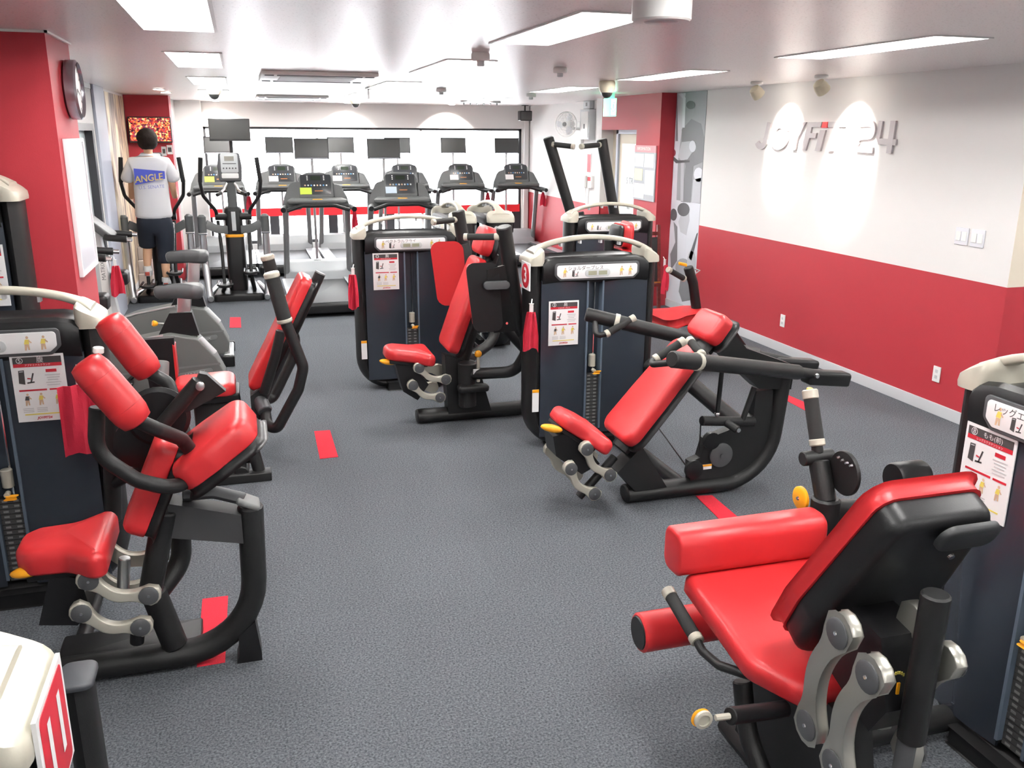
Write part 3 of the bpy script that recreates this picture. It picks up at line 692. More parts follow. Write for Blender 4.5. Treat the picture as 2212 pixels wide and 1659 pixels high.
def seatpad(t, nose, rear, wn, wr, th, sideax, m=RED, up=ZA):
    nose = V(nose); rear = V(rear); u = (rear-nose); L = u.length; u.normalize(); s = V(sideax).normalized(); n = u.cross(s); n = n if n.dot(up) > 0 else -n
    pts = [(0, -wn*.55), (L*.15, -wn), (L*.55, -wn*1.08), (L*.85, -wr), (L, -wr*.92), (L, wr*.92), (L*.85, wr), (L*.55, wn*1.08), (L*.15, wn), (0, wn*.55)]
    o = M1('seat', m, t, lambda b: b.pad(nose-n*th, u, s, n, rpoly(pts, .06, 4), th, .04, bottom=.025, seg=5, dome=.012), ang=70)
    M1('seat_pan', BLKP, o, lambda b: b.obox(nose+u*L*.5-n*(th+.012), (u, s, n), (L*.4, wn*.8, .012), .006))
    return o
def link(t, p, q, out, r=.043, waist=.021, sag=-.035, th=.032, m=CHAMPM):
    """cast S-shaped seat link between pivots p and q, outer face towards out"""
    p = V(p); q = V(q); u = (q-p); L = u.length; u.normalize(); o_ = V(out).normalized(); v = o_.cross(u)
    if v.dot(ZA) < 0: v = -v
    up = []; dn = []; N = 16
    for k in range(N+1):
        s = k/N; x = L*s; c = sag*math.sin(math.pi*s)**1.5
        w = waist+(r-waist)*(max(0, 1-min(s, 1-s)/.26))**1.6
        up.append((x, c+w)); dn.append((x, c-w))
    a0 = [(r*math.cos(math.radians(a)), r*math.sin(math.radians(a))) for a in (120, 150, 180, 210, 240)]
    a1 = [(L+r*math.cos(math.radians(a)), r*math.sin(math.radians(a))) for a in (-60, -30, 0, 30, 60)]
    pts = a0+dn[1:-1]+a1+list(reversed(up[1:-1]))
    o = M1('seat_link', m, t, lambda b: b.pad(p, u, v, o_, pts, th, .007, bottom=.004, seg=3), ang=50)
    for c in (p, q):
        M1('pivot_cap', DGREY, o, lambda b: b.lathe(c+o_*th, o_, [(r*.8, -.002), (r*.8, .004), (r*.7, .007)], 18))
        M1('pivot_screw', CHROME, o, lambda b: b.lathe(c+o_*(th+.007), o_, [(.006, 0), (.005, .002)], 8))
    return o
def grip(t, a, b_, r=.02, cap0=True, cap1=True, m=CHAMP, nm='grip'):
    a = V(a); b_ = V(b_); d = (b_-a).normalized()
    g = M1(nm, GRIP, t, lambda b: b.cyl(a, b_, r, seg=14, bevel=.08))
    if cap0: M1('grip_end_cap', m, g, lambda b: b.tube([a-d*.022, a+d*.004], r*1.1, seg=14))
    if cap1: M1('grip_end_cap', m, g, lambda b: b.tube([b_-d*.004, b_+d*.03], r*1.1, seg=14))
    return g
def paddle(t, c, d, s=1.0):
    d = V(d).normalized()
    return M1('seat_lever', ORNG, t, lambda b: b.sphere(V(c), .058*s, .026*s, .020*s, ax=(d, d.cross(ZA).normalized() if abs(d.z) < .9 else YA, ZA)))
def towel(name, lab, top, w, h, nrm, group=None, m=CLOTH, peak=True, seed=1, bot=None):
    """small cloth hung from a hook: gathered at the top, uneven hem"""
    rnd = random.Random(seed); top = V(top); n = V(nrm).normalized(); u = n.cross(ZA).normalized()*-1
    t = thing(name, lab, 'towel', top-ZA*h, group); N, K = 14, 10; vs = []; fs = []
    for side in (0, 1):
        for j in range(K+1):
            q = j/K; ww = w*(.5+.5*min(1, q*1.6)**.8) if peak else w
            for i in range(N+1):
                x = -1+2*i/N; fold = .018*math.sin(x*5+seed)*min(1, q*2+.1)+.008*math.sin(x*11+q*3)
                hem = (.06*h*math.sin(x*3+seed*2)) if j == K else 0
                vs.append(top+u*x*ww/2+n*(.03+fold+(.006 if side else 0))-ZA*(h*q+hem))
    m_ = N+1; o = (K+1)*m_
    for j in range(K):
        for i in range(N):
            a = j*m_+i; fs.append((a, a+1, a+1+m_, a+m_)); fs.append((a+o, a+o+m_, a+o+1+m_, a+o+1))
    for j in range(K): fs += [(j*m_, (j+1)*m_, (j+1)*m_+o, j*m_+o), (j*m_+N, j*m_+N+o, (j+1)*m_+N+o, (j+1)*m_+N)]
    for i in range(N): fs += [(i, i+o, i+1+o, i+1), (K*m_+i, K*m_+i+1, K*m_+i+1+o, K*m_+i+o)]
    M1('cloth', m, t, lambda b: b.add(vs, fs))
    M1('hanging_clip', WHITE, t, lambda b: (b.obox(top+n*.02+ZA*.02, (u, n, ZA), (.012, .008, .03), .004), b.tube([top+n*.02+ZA*.05, top+n*.0+ZA*.075], .004, seg=6)))
    return t
# ------------------------------------------------------------------ chest fly machine (number 12)
YF = 5.97
F = thing('chest_fly_machine', 'chest fly weight machine with upright red arm pads and number 12 sheet', 'gym machine', (1.23, 6.6, 0))
tF = tower(F, (1.23, 6.86, 0), XA, title='ペクトラルフライ', sheet=('12', '胸', 'ペクトラルフライ'), front_sheet_dx=-.20)
def yF(uv, y=YF): return P(uv, y=y)
M1('floor_tube', BLK, F, lambda b: b.tube([(1.08, YF, .052), (1.86, YF, .052), (2.04, YF+.08, .09), (2.10, YF+.1, .3)], .05, fil=.2, flat=1.3, side=YA))
M1('connecting_beam', BLK, F, lambda b: b.tube([(1.55, YF, .06), (1.55, 6.9, .06)], .045, flat=1.0))
M1('seat_post', BLK, F, lambda b: b.prism([(1.30, YF-.06, .06), (1.62, YF-.06, .06), (1.52, YF-.06, .42), (1.28, YF-.06, .50)], (0, .12, 0)))
M1('upright_tube', BLK, F, lambda b: b.tube([P((965, 735), y=YF+.05), P((1000, 708), y=YF+.05), P((1088, 703), y=YF+.08), P((1150, 770), y=YF+.1), V((2.08, YF+.1, .10))], .042, fil=.12))
s = seatpad(F, (.87, YF, .585), (1.20, YF, .535), .12, .20, .085, YA)
paddle(F, P(d5(310, 1155), y=YF-.05), (1, 0, -.2))
M1('seat_carriage', BLKP, F, lambda b: b.prism([(.93, YF-.07, .46), (1.02, YF-.07, .49), (1.16, YF-.07, .30), (1.08, YF-.07, .19), (.98, YF-.07, .26)], (0, .14, 0)))
for yy, ou in ((YF-.12, -YA), (YF+.12, YA)):
    for a, c in ((d5(530, 1198), d5(712, 1275)), (d5(488, 1317), d5(672, 1400))):
        p0 = P(a, y=YF-.15); p1 = P(c, y=YF-.15); link(F, (p0.x, yy, p0.z), (p1.x, yy, p1.z), ou)
cushion(F, 'backrest', (1.345, YF, .52), (1.575, YF, 1.16), .19, .13, .075, YA, (-1, 0, .35), corner=.06, wm=.19)
M1('back_column', BLK, F, lambda b: b.tube([(1.42, YF, .45), (1.64, YF, 1.2)], .045, flat=1.2, side=XA))
cushion(F, 'headrest', (1.59, YF, 1.18), (1.65, YF, 1.37), .15, .11, .085, YA, (-1, 0, .35), corner=.06)
# swinging arms with pads
for sg in (-1, 1):
    def ay(d): return YF+sg*d
    M1('arm_post', BLK, F, lambda b: b.tube([(1.55, ay(.60), 1.44), (1.70, ay(.45), .78), (1.80, ay(.42), .62)] if sg < 0 else [(1.54, ay(.60), 1.44), (1.64, ay(.60), .85), (1.70, ay(.52), .62)], .043, fil=.1, flat=1.15, side=XA))
    M1('arm_plate', BLK, F, lambda b: b.prism([(1.45, ay(.55), 1.17), (1.60, ay(.54), 1.20), (1.70, ay(.44), .74), (1.52, ay(.46), .74), (1.46, ay(.49), .90)], (0, .03*sg, 0)))
    M1('adjuster_slot', DGREY, F, lambda b: b.pad((1.5, ay(.60) if sg < 0 else ay(.57), 1.075), XA, ZA, (0, sg, 0) if sg < 0 else (0, -1, 0), rrect(.085, .026, .025), .03, .004))
    for x in (1.47, 1.545): M1('arm_bolt', CHROME, F, lambda b: b.lathe((x+.06, ay(.49), .80), (0, sg, 0), [(.012, 0), (.009, .006)], 8))
    a0, a1 = (V((1.46, ay(.53), .78)), V((1.42, ay(.53), 1.20)))
    cushion(F, 'arm_pad', a0, a1, .085, .095, .065, XA, (0, -sg, 0), corner=.04)
    grip(F, (1.34, ay(.50), 1.37), (1.50, ay(.575), 1.375), .021)
    sw = [P((1126, 700), y=5.53), P((1140, 760), y=5.52), P((1112, 803), y=5.62), P((1020, 808), y=5.80)] if sg < 0 else [P((1072, 660), y=6.44), P((1070, 735), y=6.42), P((1020, 770), y=6.30), P((985, 778), y=6.10)]
    M1('arm_sweep', BLK, F, lambda b: b.tube(sw, .040, fil=.16))
for yy in (YF-.14, YF+.14): M1('pivot_hub', BLK, F, lambda b: b.cyl((1.42, yy, .14), (1.42, yy, .46), .065))
M1('cam_plate', BLK, F, lambda b: b.obox(P((1022, 838), y=YF-.2), (XA, YA, ZA), (.11, .045, .025), .02))
kn = P(d5(935, 1100), y=YF-.2)
M1('pop_pin_stem', CHAMPM, F, lambda b: b.cyl((kn.x, kn.y, kn.z-.2), (kn.x, kn.y, kn.z), .012))
M1('pop_pin', ORNG, F, lambda b: b.sphere(kn, .026, .02, .026))
M1('warning_label', PAPER, F, lambda b: b.obox((kn.x, kn.y-.016, kn.z-.12), (XA, YA, ZA), (.04, .002, .018)))
# ------------------------------------------------------------------ shoulder press machine (number 3)
YG = 4.26
G = thing('shoulder_press_machine', 'shoulder press weight machine with long press arms and number 3 plate', 'gym machine', (2.1, 4.7, 0))
tG = tower(G, (2.108, 5.18, 0), XA, num='3', title='ショルダープレス', sheet=('3', '肩', 'ショルダープレス', .845), front_sheet_dx=-.215)
M1('floor_tube', BLK, G, lambda b: b.tube([(1.94, YG, .052), (2.84, YG, .052), (2.90, YG, .74)], .05, fil=.32, flat=1.35, side=YA, nf=9))
M1('connecting_beam', BLK, G, lambda b: b.tube([(2.3, YG, .06), (2.3, 5.2, .06)], .04))
M1('rear_beam', BLK, G, lambda b: b.tube([(2.5, 5.2, .52), (2.62, 4.9, .50), (2.80, YG+.1, .28)], .05, fil=.1))
M1('seat_post', BLK, G, lambda b: b.prism([P(p, y=YG-.06) for p in (d7(660, 1110), d7(820, 935), d7(985, 1205), d7(775, 1235))], (0, .12, 0)))
M1('back_column', BLK, G, lambda b: b.tube([(1.9, YG, .32), (2.50, YG, 1.0)], .05, flat=1.4, side=YA))
M1('rear_plate', BLK, G, lambda b: b.prism([(2.36, YG-.05, .93), (2.49, YG-.05, 1.0), (2.62, YG-.05, .86), (2.94, YG-.05, .74), (2.93, YG-.05, .60), (2.72, YG-.05, .62)], (0, .1, 0)))
M1('cam_housing', BLK, G, lambda b: b.prism([P(p, y=YG-.03) for p in (d7(1140, 1040), d7(1140, 1195), d7(1420, 1195), d7(1560, 1120), d7(1650, 980), d7(1680, 820), d7(1690, 560), d7(1580, 570), d7(1560, 730), d7(1390, 830), d7(1240, 890), d7(1205, 1010))], (0, .06, 0)))
cc = P(d7(1340, 990), y=YG-.03); M1('pulley_disc', DGREY, G, lambda b: b.lathe(cc, -YA, [(.072, 0), (.072, .012), (.06, .018), (.012, .02), (.012, .026)], 28))
cc2 = P(d7(1160, 1085), y=YG-.03); M1('pulley_wheel', BLKP, G, lambda b: b.lathe(cc2+YA*.005, -YA, [(.055, 0), (.055, .02), (.03, .026)], 24))
cc3 = P(d7(1270, 890), y=YG-.04); M1('belt_wheel', BLKP, G, lambda b: b.lathe(cc3, -YA, [(.05, 0), (.05, .03), (.02, .035)], 20))
lw = P(d7(1250, 1070), y=YG-.034); wl_ = M1('warning_label', PAPER, G, lambda b: b.obox(lw, (XA, YA, ZA), (.03, .001, .015))); M1('warning_label_head', ORNG, wl_, lambda b: b.obox(lw+V((0, -.002, .009)), (XA, YA, ZA), (.03, .0006, .006)))
M1('crank_lever', BLK, G, lambda b: (b.tube([P(d7(1215, 765), y=YG-.1), P(d7(1560, 770), y=YG-.06)], .028), b.tube([P(d7(1375, 775), y=YG-.1), P(d7(1455, 825), y=YG-.16)], .022)))
M1('push_rod', BLK, G, lambda b: b.tube([P(d7(1350, 430), y=YG-.12), P(d7(1320, 710), y=YG-.1)], .013, seg=8))
M1('push_rod', BLK, G, lambda b: b.tube([P(d7(1565, 540), y=YG-.08), P(d7(1480, 780), y=YG-.08)], .016, seg=8))
M1('rod_joint', CHROME, G, lambda b: b.sphere(P(d7(1318, 720), y=YG-.1), .016)); M1('lever_bolt', CHROME, G, lambda b: b.lathe(P(d7(1455, 825), y=YG-.16), -YA, [(.016, 0), (.013, .012)], 8))
M1('cable', BLK, G, lambda b: b.tube([P(d7(925, 805), y=YG+.35), P(d7(1135, 1095), y=YG+.03)], .004, seg=6))
M1('cable', BLK, G, lambda b: b.tube([P(d7(1210, 775), y=YG-.08), P(d7(1200, 960), y=YG-.05)], .004, seg=6))
seatpad(G, (1.545, YG, .60), (1.80, YG, .425), .115, .205, .085, YA, up=V((.4, 0, 1)))
paddle(G, P(d7(220, 815), y=YG-.1), (1, 0, -.25), 1.1)
M1('seat_carriage', BLKP, G, lambda b: b.prism([P(p, y=YG-.08) for p in (d7(230, 870), d7(320, 850), d7(470, 960), d7(540, 1050), d7(420, 1120), d7(250, 1000))], (0, .16, 0)))
M1('seat_ram', BLK, G, lambda b: b.tube([P(d7(640, 1000), y=YG-.02), P(d7(400, 1270), y=YG-.02)], .024))
for yy, ou in ((YG-.13, -YA), (YG+.13, YA)):
    for a, c in ((d7(457, 955), d7(608, 1125)), (d7(350, 1085), d7(505, 1250))):
        p0 = P(a, y=YG-.16); p1 = P(c, y=YG-.16); link(G, (p0.x, yy, p0.z), (p1.x, yy, p1.z), ou)
cushion(G, 'backrest', (1.90, YG, .375), (2.33, YG, .875), .185, .145, .07, YA, (-1, 0, .8), corner=.07, wm=.175)
cushion(G, 'headrest', (2.385, YG, .895), (2.49, YG, 1.03), .145, .135, .085, YA, (-1, 0, .8), corner=.05)
for sg in (-1, 1):
    def ay(d): return YG+sg*d
    M1('press_arm', BLK, G, lambda b: b.tube([(1.90, ay(.565), .972), (2.86, ay(.20), .745)], .042, flat=1.0))
    M1('arm_extension', BLK, G, lambda b: b.tube([(2.84, ay(.205), .75), (3.05, ay(.15), .70)], .03))
    M1('counterweight', BLKP, G, lambda b: b.obox((3.08, ay(.15), .685), (V((1, 0, -.12)), YA, V((.12, 0, 1))), (.14, .05, .04), .02))
    M1('arm_bolt', CHROME, G, lambda b: b.lathe((2.98, ay(.15)+(-.052 if sg < 0 else .052), .715), (0, sg, 0), [(.016, 0), (.012, .01)], 8))
    if sg < 0: A_, B1, Gs, C_ = P(d7(1020, 378), y=ay(.53)), P(d7(872, 392), y=ay(.46)), P(d7(925, 345), y=ay(.455)), P(d7(1070, 252), y=ay(.455))
    else: A_, B1, Gs, C_ = P(d7(508, 75), y=ay(.545)), P(d7(512, 205), y=ay(.46)), P(d7(598, 180), y=ay(.455)), P(d7(745, 95), y=ay(.455))
    M1('handle_loop', BLK, G, lambda b: b.tube([A_, B1, Gs+(Gs-C_).normalized()*.01], .017, fil=.035))
    grip(G, Gs, C_, .021)
    if sg < 0: grip(G, P(d7(1208, 318), y=ay(.475)), P(d7(1148, 245), y=ay(.36)), .021)
    M1('arm_clamp', CHAMP, G, lambda b: b.tube([(2.06, ay(.504), .935), (2.085, ay(.494), .929)], .046, seg=14, bevel=.05))
# ------------------------------------------------------------------ abdominal crunch machine (number 5)
YQ = 3.26
A = thing('abdominal_machine', 'abdominal crunch machine with two fat red shoulder rollers and number 5 sheet', 'gym machine', (-.6, 3.6, 0))
tower(A, (-1.04, 3.93, 0), XA, title='アブドミナルクランチ', sheet=('5', '腹', 'アブドミナルクランチ', .975), front_sheet_dx=.185)
M1('floor_tube', BLK, A, lambda b: b.tube([(-.78, YQ, .052), (-.07, YQ, .052), (-.055, YQ, .64)], .048, fil=.30, flat=1.2, side=YA, nf=9))
M1('tube_end_cap', MGREY, A, lambda b: b.obox((-.062, YQ, .655), (V((1, 0, -.5)), YA, V((.5, 0, 1))), (.045, .05, .012), .01))
M1('floor_plate', BLK, A, lambda b: b.box((-.80, YQ+.04, .02), (-.28, YQ+.22, .075), .01))
M1('rear_foot', BLKP, A, lambda b: b.prism([(-.15, YQ-.05, 0), (-.055, YQ-.05, 0), (-.055, YQ-.05, .03), (-.07, YQ-.05, .17), (-.135, YQ-.05, .12), (-.14, YQ-.05, .03)], (0, .1, 0)))
M1('connecting_beam', BLK, A, lambda b: b.tube([(-.74, YQ, .035), (-.74, 3.95, .035)], .03))
M1('side_channel', mat('satin_black', (.04, .04, .042), .5), A, lambda b: b.prism([P(p, y=YQ-.05) for p in (d2(1040, 540), d2(1490, 610), d2(1505, 785), d2(1030, 750))], (0, .1, 0)))
M1('channel_lip', DGREY, A, lambda b: b.tube([P(d2(1130, 485), y=YQ+.02), P(d2(1320, 465), y=YQ+.02), P(d2(1510, 510), y=YQ)], .022, fil=.1, flat=1.6, side=YA))
M1('front_upright', BLK, A, lambda b: b.tube([P(d2(1020, 580), y=YQ-.04), P(d2(965, 880), y=YQ-.04), P(d2(930, 1080), y=YQ-.04)], .042, fil=.2))
M1('rear_upright', BLK, A, lambda b: b.tube([P(d2(1115, 720), y=YQ+.12), P(d2(1125, 900), y=YQ+.12), P(d2(980, 1090), y=YQ+.05)], .038, fil=.12))
M1('diagonal_post', BLK, A, lambda b: b.tube([P(d2(945, 1080), y=YQ), P(d2(1085, 1415), y=YQ)], .048))
M1('stop_foot', BLKP, A, lambda b: b.tube([P(d2(850, 1330), y=YQ-.02), P(d2(848, 1400), y=YQ-.02)], .026))
seatpad(A, (-.855, YQ, .60), (-.545, YQ, .605), .115, .205, .105, YA)
paddle(A, P(d2(175, 955), y=YQ-.08), (1, 0, .1), 1.05)
M1('seat_carriage', BLKP, A, lambda b: b.prism([P(p, y=YQ-.09) for p in (d2(310, 960), d2(500, 1010), d2(560, 1200), d2(480, 1290), d2(240, 1290))], (0, .18, 0)))
M1('seat_ram', SILV, A, lambda b: b.tube([P(d2(770, 870), y=YQ), P(d2(760, 1080), y=YQ)], .022))
for yy, ou in ((YQ-.13, -YA), (YQ+.13, YA)):
    for a, c in ((d2(545, 1020), d2(918, 1110)), (d2(502, 1220), d2(868, 1305))):
        p0 = P(a, y=YQ-.165); p1 = P(c, y=YQ-.165); link(A, (p0.x, yy, p0.z), (p1.x, yy, p1.z), ou)
cushion(A, 'lumbar_pad', (-.43, YQ, .585), (-.275, YQ, .93), .115, .10, .085, YA, (-1, 0, .45), corner=.05, r=.04)
cushion(A, 'back_pad', (-.265, YQ, .775), (-.005, YQ, .955), .185, .165, .10, YA, (-.7, 0, 1), corner=.07, r=.04, wm=.19)
# moving yoke with shoulder rollers
def roller(t, a, b_, r, nm='shoulder_roller'):
    a = V(a); b_ = V(b_); o = M1(nm, RED, t, lambda b: b.lathe(a, b_-a, [(r*.55, -.012), (r*.86, -.004), (r, .03), (r*1.02, .06), (r*1.02, (b_-a).length-.06), (r, (b_-a).length-.03), (r*.84, (b_-a).length+.004), (r*.5, (b_-a).length+.012)], 22), ang=60)
    for q in (.055, (b_-a).length-.055): M1('seam', mat('red_seam', (.42, .01, .015), .5), o, lambda b: b.lathe(a+(b_-a).normalized()*q, b_-a, [(r*1.0, -.0015), (r*1.03, 0), (r*1.0, .0015)], 22))
    return o
rn = (P(d1(700, 775), y=YQ-.30), P(d1(1112, 1238), y=YQ-.30)); rf = (P(d1(880, 425), y=YQ+.30), P(d1(1212, 845), y=YQ+.30))
roller(A, *rn, .059); roller(A, *rf, .059)
M1('roller_end_plug', WHITE, A, lambda b: b.tube([P(d1(800, 690), y=YQ-.28), P(d1(800, 640), y=YQ-.28)], .017))
hub = V((-.30, YQ, .90))
for sg, rr in ((-1, rn), (1, rf)):
    e = rr[1]; M1('yoke_arm', BLK, A, lambda b: b.tube([e, P((338, 927), y=YQ-.25), P((392, 948), y=YQ-.13), V((-.20, YQ-.02, .80))] if sg < 0 else [e, V((e.x+.07, YQ+.27, e.z-.04)), V((-.27, YQ+.16, .865)), V((-.25, YQ+.06, .80))], .025, fil=.05))
M1('pulley_cover', BLKP, A, lambda b: b.lathe((-.36, YQ+.17, .97), -YA, [(.11, 0), (.115, .02), (.10, .035), (.02, .04)], 28))
M1('pivot_plate', BLK, A, lambda b: b.prism([P(p, y=YQ+.10) for p in (d3(770, 880), d3(820, 890), d3(945, 1000), d3(690, 1140), d3(640, 1130))], (0, .04, 0)))
M1('pivot_arm', BLK, A, lambda b: b.tube([P(d3(525, 1220), y=YQ+.08), P(d3(770, 930), y=YQ+.08)], .028))
M1('pivot_bolt', SILV, A, lambda b: b.lathe(P(d3(775, 965), y=YQ+.05), -YA, [(.017, 0), (.015, .012), (.008, .014)], 12))
M1('cam_disc', BLKP, A, lambda b: b.lathe(P(d2(880, 150), y=YQ+.20), -YA, [(.10, 0), (.10, .03), (.08, .04), (.02, .045)], 28))
M1('hand_guard', BLK, A, lambda b: b.tube([P(d2(600, -60), y=YQ-.22), P(d2(592, 230), y=YQ-.22), P(d2(850, 395), y=YQ-.22), P(d2(1060, 445), y=YQ-.2), P(d2(1200, 380), y=YQ-.1)], .026, fil=.12))
M1('guard_post', BLK, A, lambda b: b.tube([P(d2(690, -80), y=3.72), P(d2(700, 640), y=3.72)], .035))
M1('guard_brace', BLK, A, lambda b: b.tube([P(d2(720, 200), y=3.72), P(d2(880, 240), y=3.6), P(d2(860, 330), y=3.55), P(d2(700, 420), y=3.72)], .022, fil=.06))
towel('hanging_towel', 'dark red cloth hanging on the abdominal machine tower behind a roller', P(d1(640, 930), y=3.82), .17, .30, (.3, -1, 0), seed=3, peak=False)
# ------------------------------------------------------------------ inner and outer thigh machine
YH = 5.6
B = thing('thigh_machine', 'thigh machine with steep red backrest and two tall handlebars', 'gym machine', (-.1, 5.6, 0))
M1('floor_foot', BLK, B, lambda b: b.box((-.30, 5.12, .0), (.05, 5.22, .055), .008))
M1('floor_beam', BLK, B, lambda b: b.tube([(-.12, 5.15, .05), (-.12, 6.1, .05)], .045))
M1('rear_leg', BLK, B, lambda b: b.tube([P(d3(1085, 1240), y=5.22), P(d3(1185, 1590), y=5.18)], .036))
M1('leg_brace', BLK, B, lambda b: b.tube([P(d3(1010, 1455), y=5.3), P(d3(1140, 1450), y=5.2)], .022))
M1('seat_column', BLK, B, lambda b: b.box((-.38, YH-.08, .05), (-.10, YH+.08, .40), .02))
M1('seat_underframe', BLKP, B, lambda b: b.box((-.46, YH-.14, .40), (-.10, YH+.14, .46), .015))
seat_ = M1('seat', REDB, B, lambda b: b.pad((-.29, YH, .455), XA, YA, V((-.06, 0, 1)), rpoly([(-.19, -.15), (.17, -.20), (.17, .20), (-.19, .15)], .07), .075, .035, bottom=.015, seg=4, dome=.008), ang=60)
cushion(B, 'backrest', (.01, YH, .45), (.375, YH, 1.13), .165, .14, .075, YA, (-1, 0, .4), corner=.05, wm=.17, m=REDB)
M1('back_column', BLK, B, lambda b: b.tube([(.02, YH-.02, .36), (.43, YH-.02, 1.16)], .034))
M1('column_end_cap', MGREY, B, lambda b: b.lathe(V((.43, YH-.02, 1.16)), (.41, 0, .8), [(.034, -.004), (.032, .004)], 16))
for sg in (-1, 1):
    def ay(d): return YH+sg*d
    M1('handlebar', BLK, B, lambda b: b.tube([(.185, ay(.38), .95), (.275, ay(.38), .66), (.24, ay(.36), .52), (.10, ay(.33), .27), (.045, ay(.28), .285), (.04, ay(.20), .36)], .033, fil=.09))
    grip(B, (.183, ay(.38), .955), (.132, ay(.38), 1.20), .042, nm='handle_grip')
M1('handle_hub', DGREY, B, lambda b: b.cyl((.04, YH-.24, .36), (.0, YH-.13, .45), .045))
M1('support_arm', BLK, B, lambda b: b.tube([(.165, YH-.25, .86), (.12, YH-.25, .70), (.04, YH-.22, .47)], .030, fil=.1))
M1('pivot_bracket', BLK, B, lambda b: b.prism([(-.04, YH-.2, .30), (.06, YH-.2, .30), (.06, YH-.2, .52), (-.04, YH-.2, .45)], (0, .4, 0)))
# upright thigh pad behind the rollers
M1('thigh_pad_shell', BLKP, B, lambda b: b.prism([P(p, y=YH+.1) for p in (d3(385, 660), d3(600, 645), d3(622, 960), d3(440, 980))], (0, .06, 0)))
M1('thigh_pad', RED, B, lambda b: b.prism([P(p, y=YH+.09) for p in (d3(590, 690), d3(605, 700), d3(628, 900), d3(615, 940))], (0, .12, 0)))
M1('thigh_arm', MGREY, B, lambda b: b.tube([P(d3(520, 800), y=YH-.0), P(d3(515, 930), y=YH-.05)], .045))
# ------------------------------------------------------------------ leg extension machine (number 8)
XJ = 1.5
J = thing('leg_extension_machine', 'leg extension machine with wide red seat and number 8 sheet', 'gym machine', (1.8, 1.9, 0))
tower(J, (2.2, 1.845, 0), -YA, title='レッグエクステンション', sheet=('8', 'もも(前)', 'レッグエクステンション', .97), front_sheet_dx=-.25)
M1('floor_tube', BLK, J, lambda b: b.tube([(XJ, 1.1, .052), (XJ, 2.3, .052)], .05, flat=1.4, side=XA))
M1('connecting_beam', BLK, J, lambda b: b.tube([(XJ, 1.6, .06), (2.3, 1.6, .06)], .045)); M1('connecting_beam', BLK, J, lambda b: b.tube([(XJ, 2.1, .06), (2.3, 2.1, .06)], .045))
M1('seat_column', BLK, J, lambda b: b.prism([(XJ-.05, 2.12, .55), (XJ-.05, 1.72, .48), (XJ-.05, 1.62, .06), (XJ-.05, 2.22, .06)], (.1, 0, 0)))
M1('front_upright', BLK, J, lambda b: b.tube([P(e1(668, 1040), x=1.38), P(e1(695, 1330), x=1.38), P(e1(790, 1580), x=1.40)], .03, fil=.3))
sx, nrm = V((1, 0, 0)), V((0, -.20, 1))
M1('seat', RED, J, lambda b: b.pad((XJ+.01, 2.06, .525), XA, V((0, 1, .2)), nrm, rpoly([(-.24, .27), (.24, .27), (.24, -.20), (.15, -.285), (-.13, -.285), (-.235, -.14)], [.03, .03, .06, .06, .07, .08]), .075, .03, bottom=.02, seg=4), ang=60)
bz = P(e1(290, 310), x=1.24)
M1('thigh_bolster', RED, J, lambda b: b.pad((1.235, bz.y, bz.z-.012), YA, ZA, XA, rrect(.063, .079, .045, 5), .54, .018, bottom=.018), ang=60)
rz = P(e1(92, 780), x=1.19)
an = M1('ankle_roller', RED, J, lambda b: b.cyl((1.195, rz.y, rz.z), (1.80, rz.y, rz.z), .068, seg=26, bevel=.1))
M1('roller_end', BLKP, an, lambda b: b.lathe((1.195, rz.y, rz.z), -XA, [(.058, 0), (.055, .004)], 24))
M1('roller_arm', BLK, J, lambda b: b.tube([(1.80, rz.y, rz.z), (1.86, rz.y-.02, rz.z+.1), (1.86, 2.3, .62)], .028, fil=.08))
M1('backrest', RED, J, lambda b: b.pad((XJ+.05, 1.905, .645), XA, V((0, -.30, .53)), V((0, .53, .30)), rpoly([(-.19, 0), (.19, 0), (.20, .18), (.165, .47), (.15, .60), (-.15, .60), (-.165, .47), (-.20, .18)], [.07, .07, .1, .05, .05, .05, .05, .1]), .042, .022, bottom=.004, seg=4), ang=60)
M1('back_shell', BLKP, J, lambda b: b.pad((XJ+.05, 1.904, .644), XA, V((0, -.30, .53)), V((0, -.53, -.30)), rpoly([(-.185, .0), (.185, .0), (.195, .18), (.162, .47), (.145, .595), (-.145, .595), (-.162, .47), (-.195, .18)], [.07, .07, .1, .05, .05, .05, .05, .1]), .075, .03, seg=4), ang=60)
M1('shell_boss', mat('boss_grey', (.022, .023, .025), .5), J, lambda b: b.pad((XJ+.10, 1.55, 1.085), XA, V((0, -.30, .53)), V((0, -.53, -.30)), rrect(.085, .042, .035, 5), .02, .012), ang=60)
M1('shell_screw', CHROME, J, lambda b: b.lathe((XJ+.10, 1.585, 1.01), (0, -.53, -.3), [(.01, 0), (.008, .006)], 10))
M1('back_column', BLK, J, lambda b: b.tube([(XJ-.01, 1.50, .97), (XJ-.01, 1.51, .56)], .034, seg=18)); M1('column_rod', DGREY, J, lambda b: b.tube([(XJ-.01, 1.52, .58), (XJ-.01, 1.53, .33)], .024))
M1('recline_housing', BLKP, J, lambda b: b.prism([(XJ-.06, 1.84, .66), (XJ-.06, 1.72, .82), (XJ-.06, 1.60, .80), (XJ-.06, 1.55, .62), (XJ-.06, 1.60, .53), (XJ-.06, 1.80, .61)], (.13, 0, 0)))
M1('recline_scale', PYEL, J, lambda b: [b.obox((XJ-.052+.006*k, 1.557, .725-.001*(k-3)**2), (XA, YA, ZA), (.002, .001, .004)) for k in range(7)], smooth=False)['kind'] = 'stuff'
M1('recline_pointer', ORNG, J, lambda b: b.obox((XJ-.034, 1.55, .685), (XA, YA, ZA), (.004, .002, .016)))
xl = XJ-.145; xr = XJ+.06
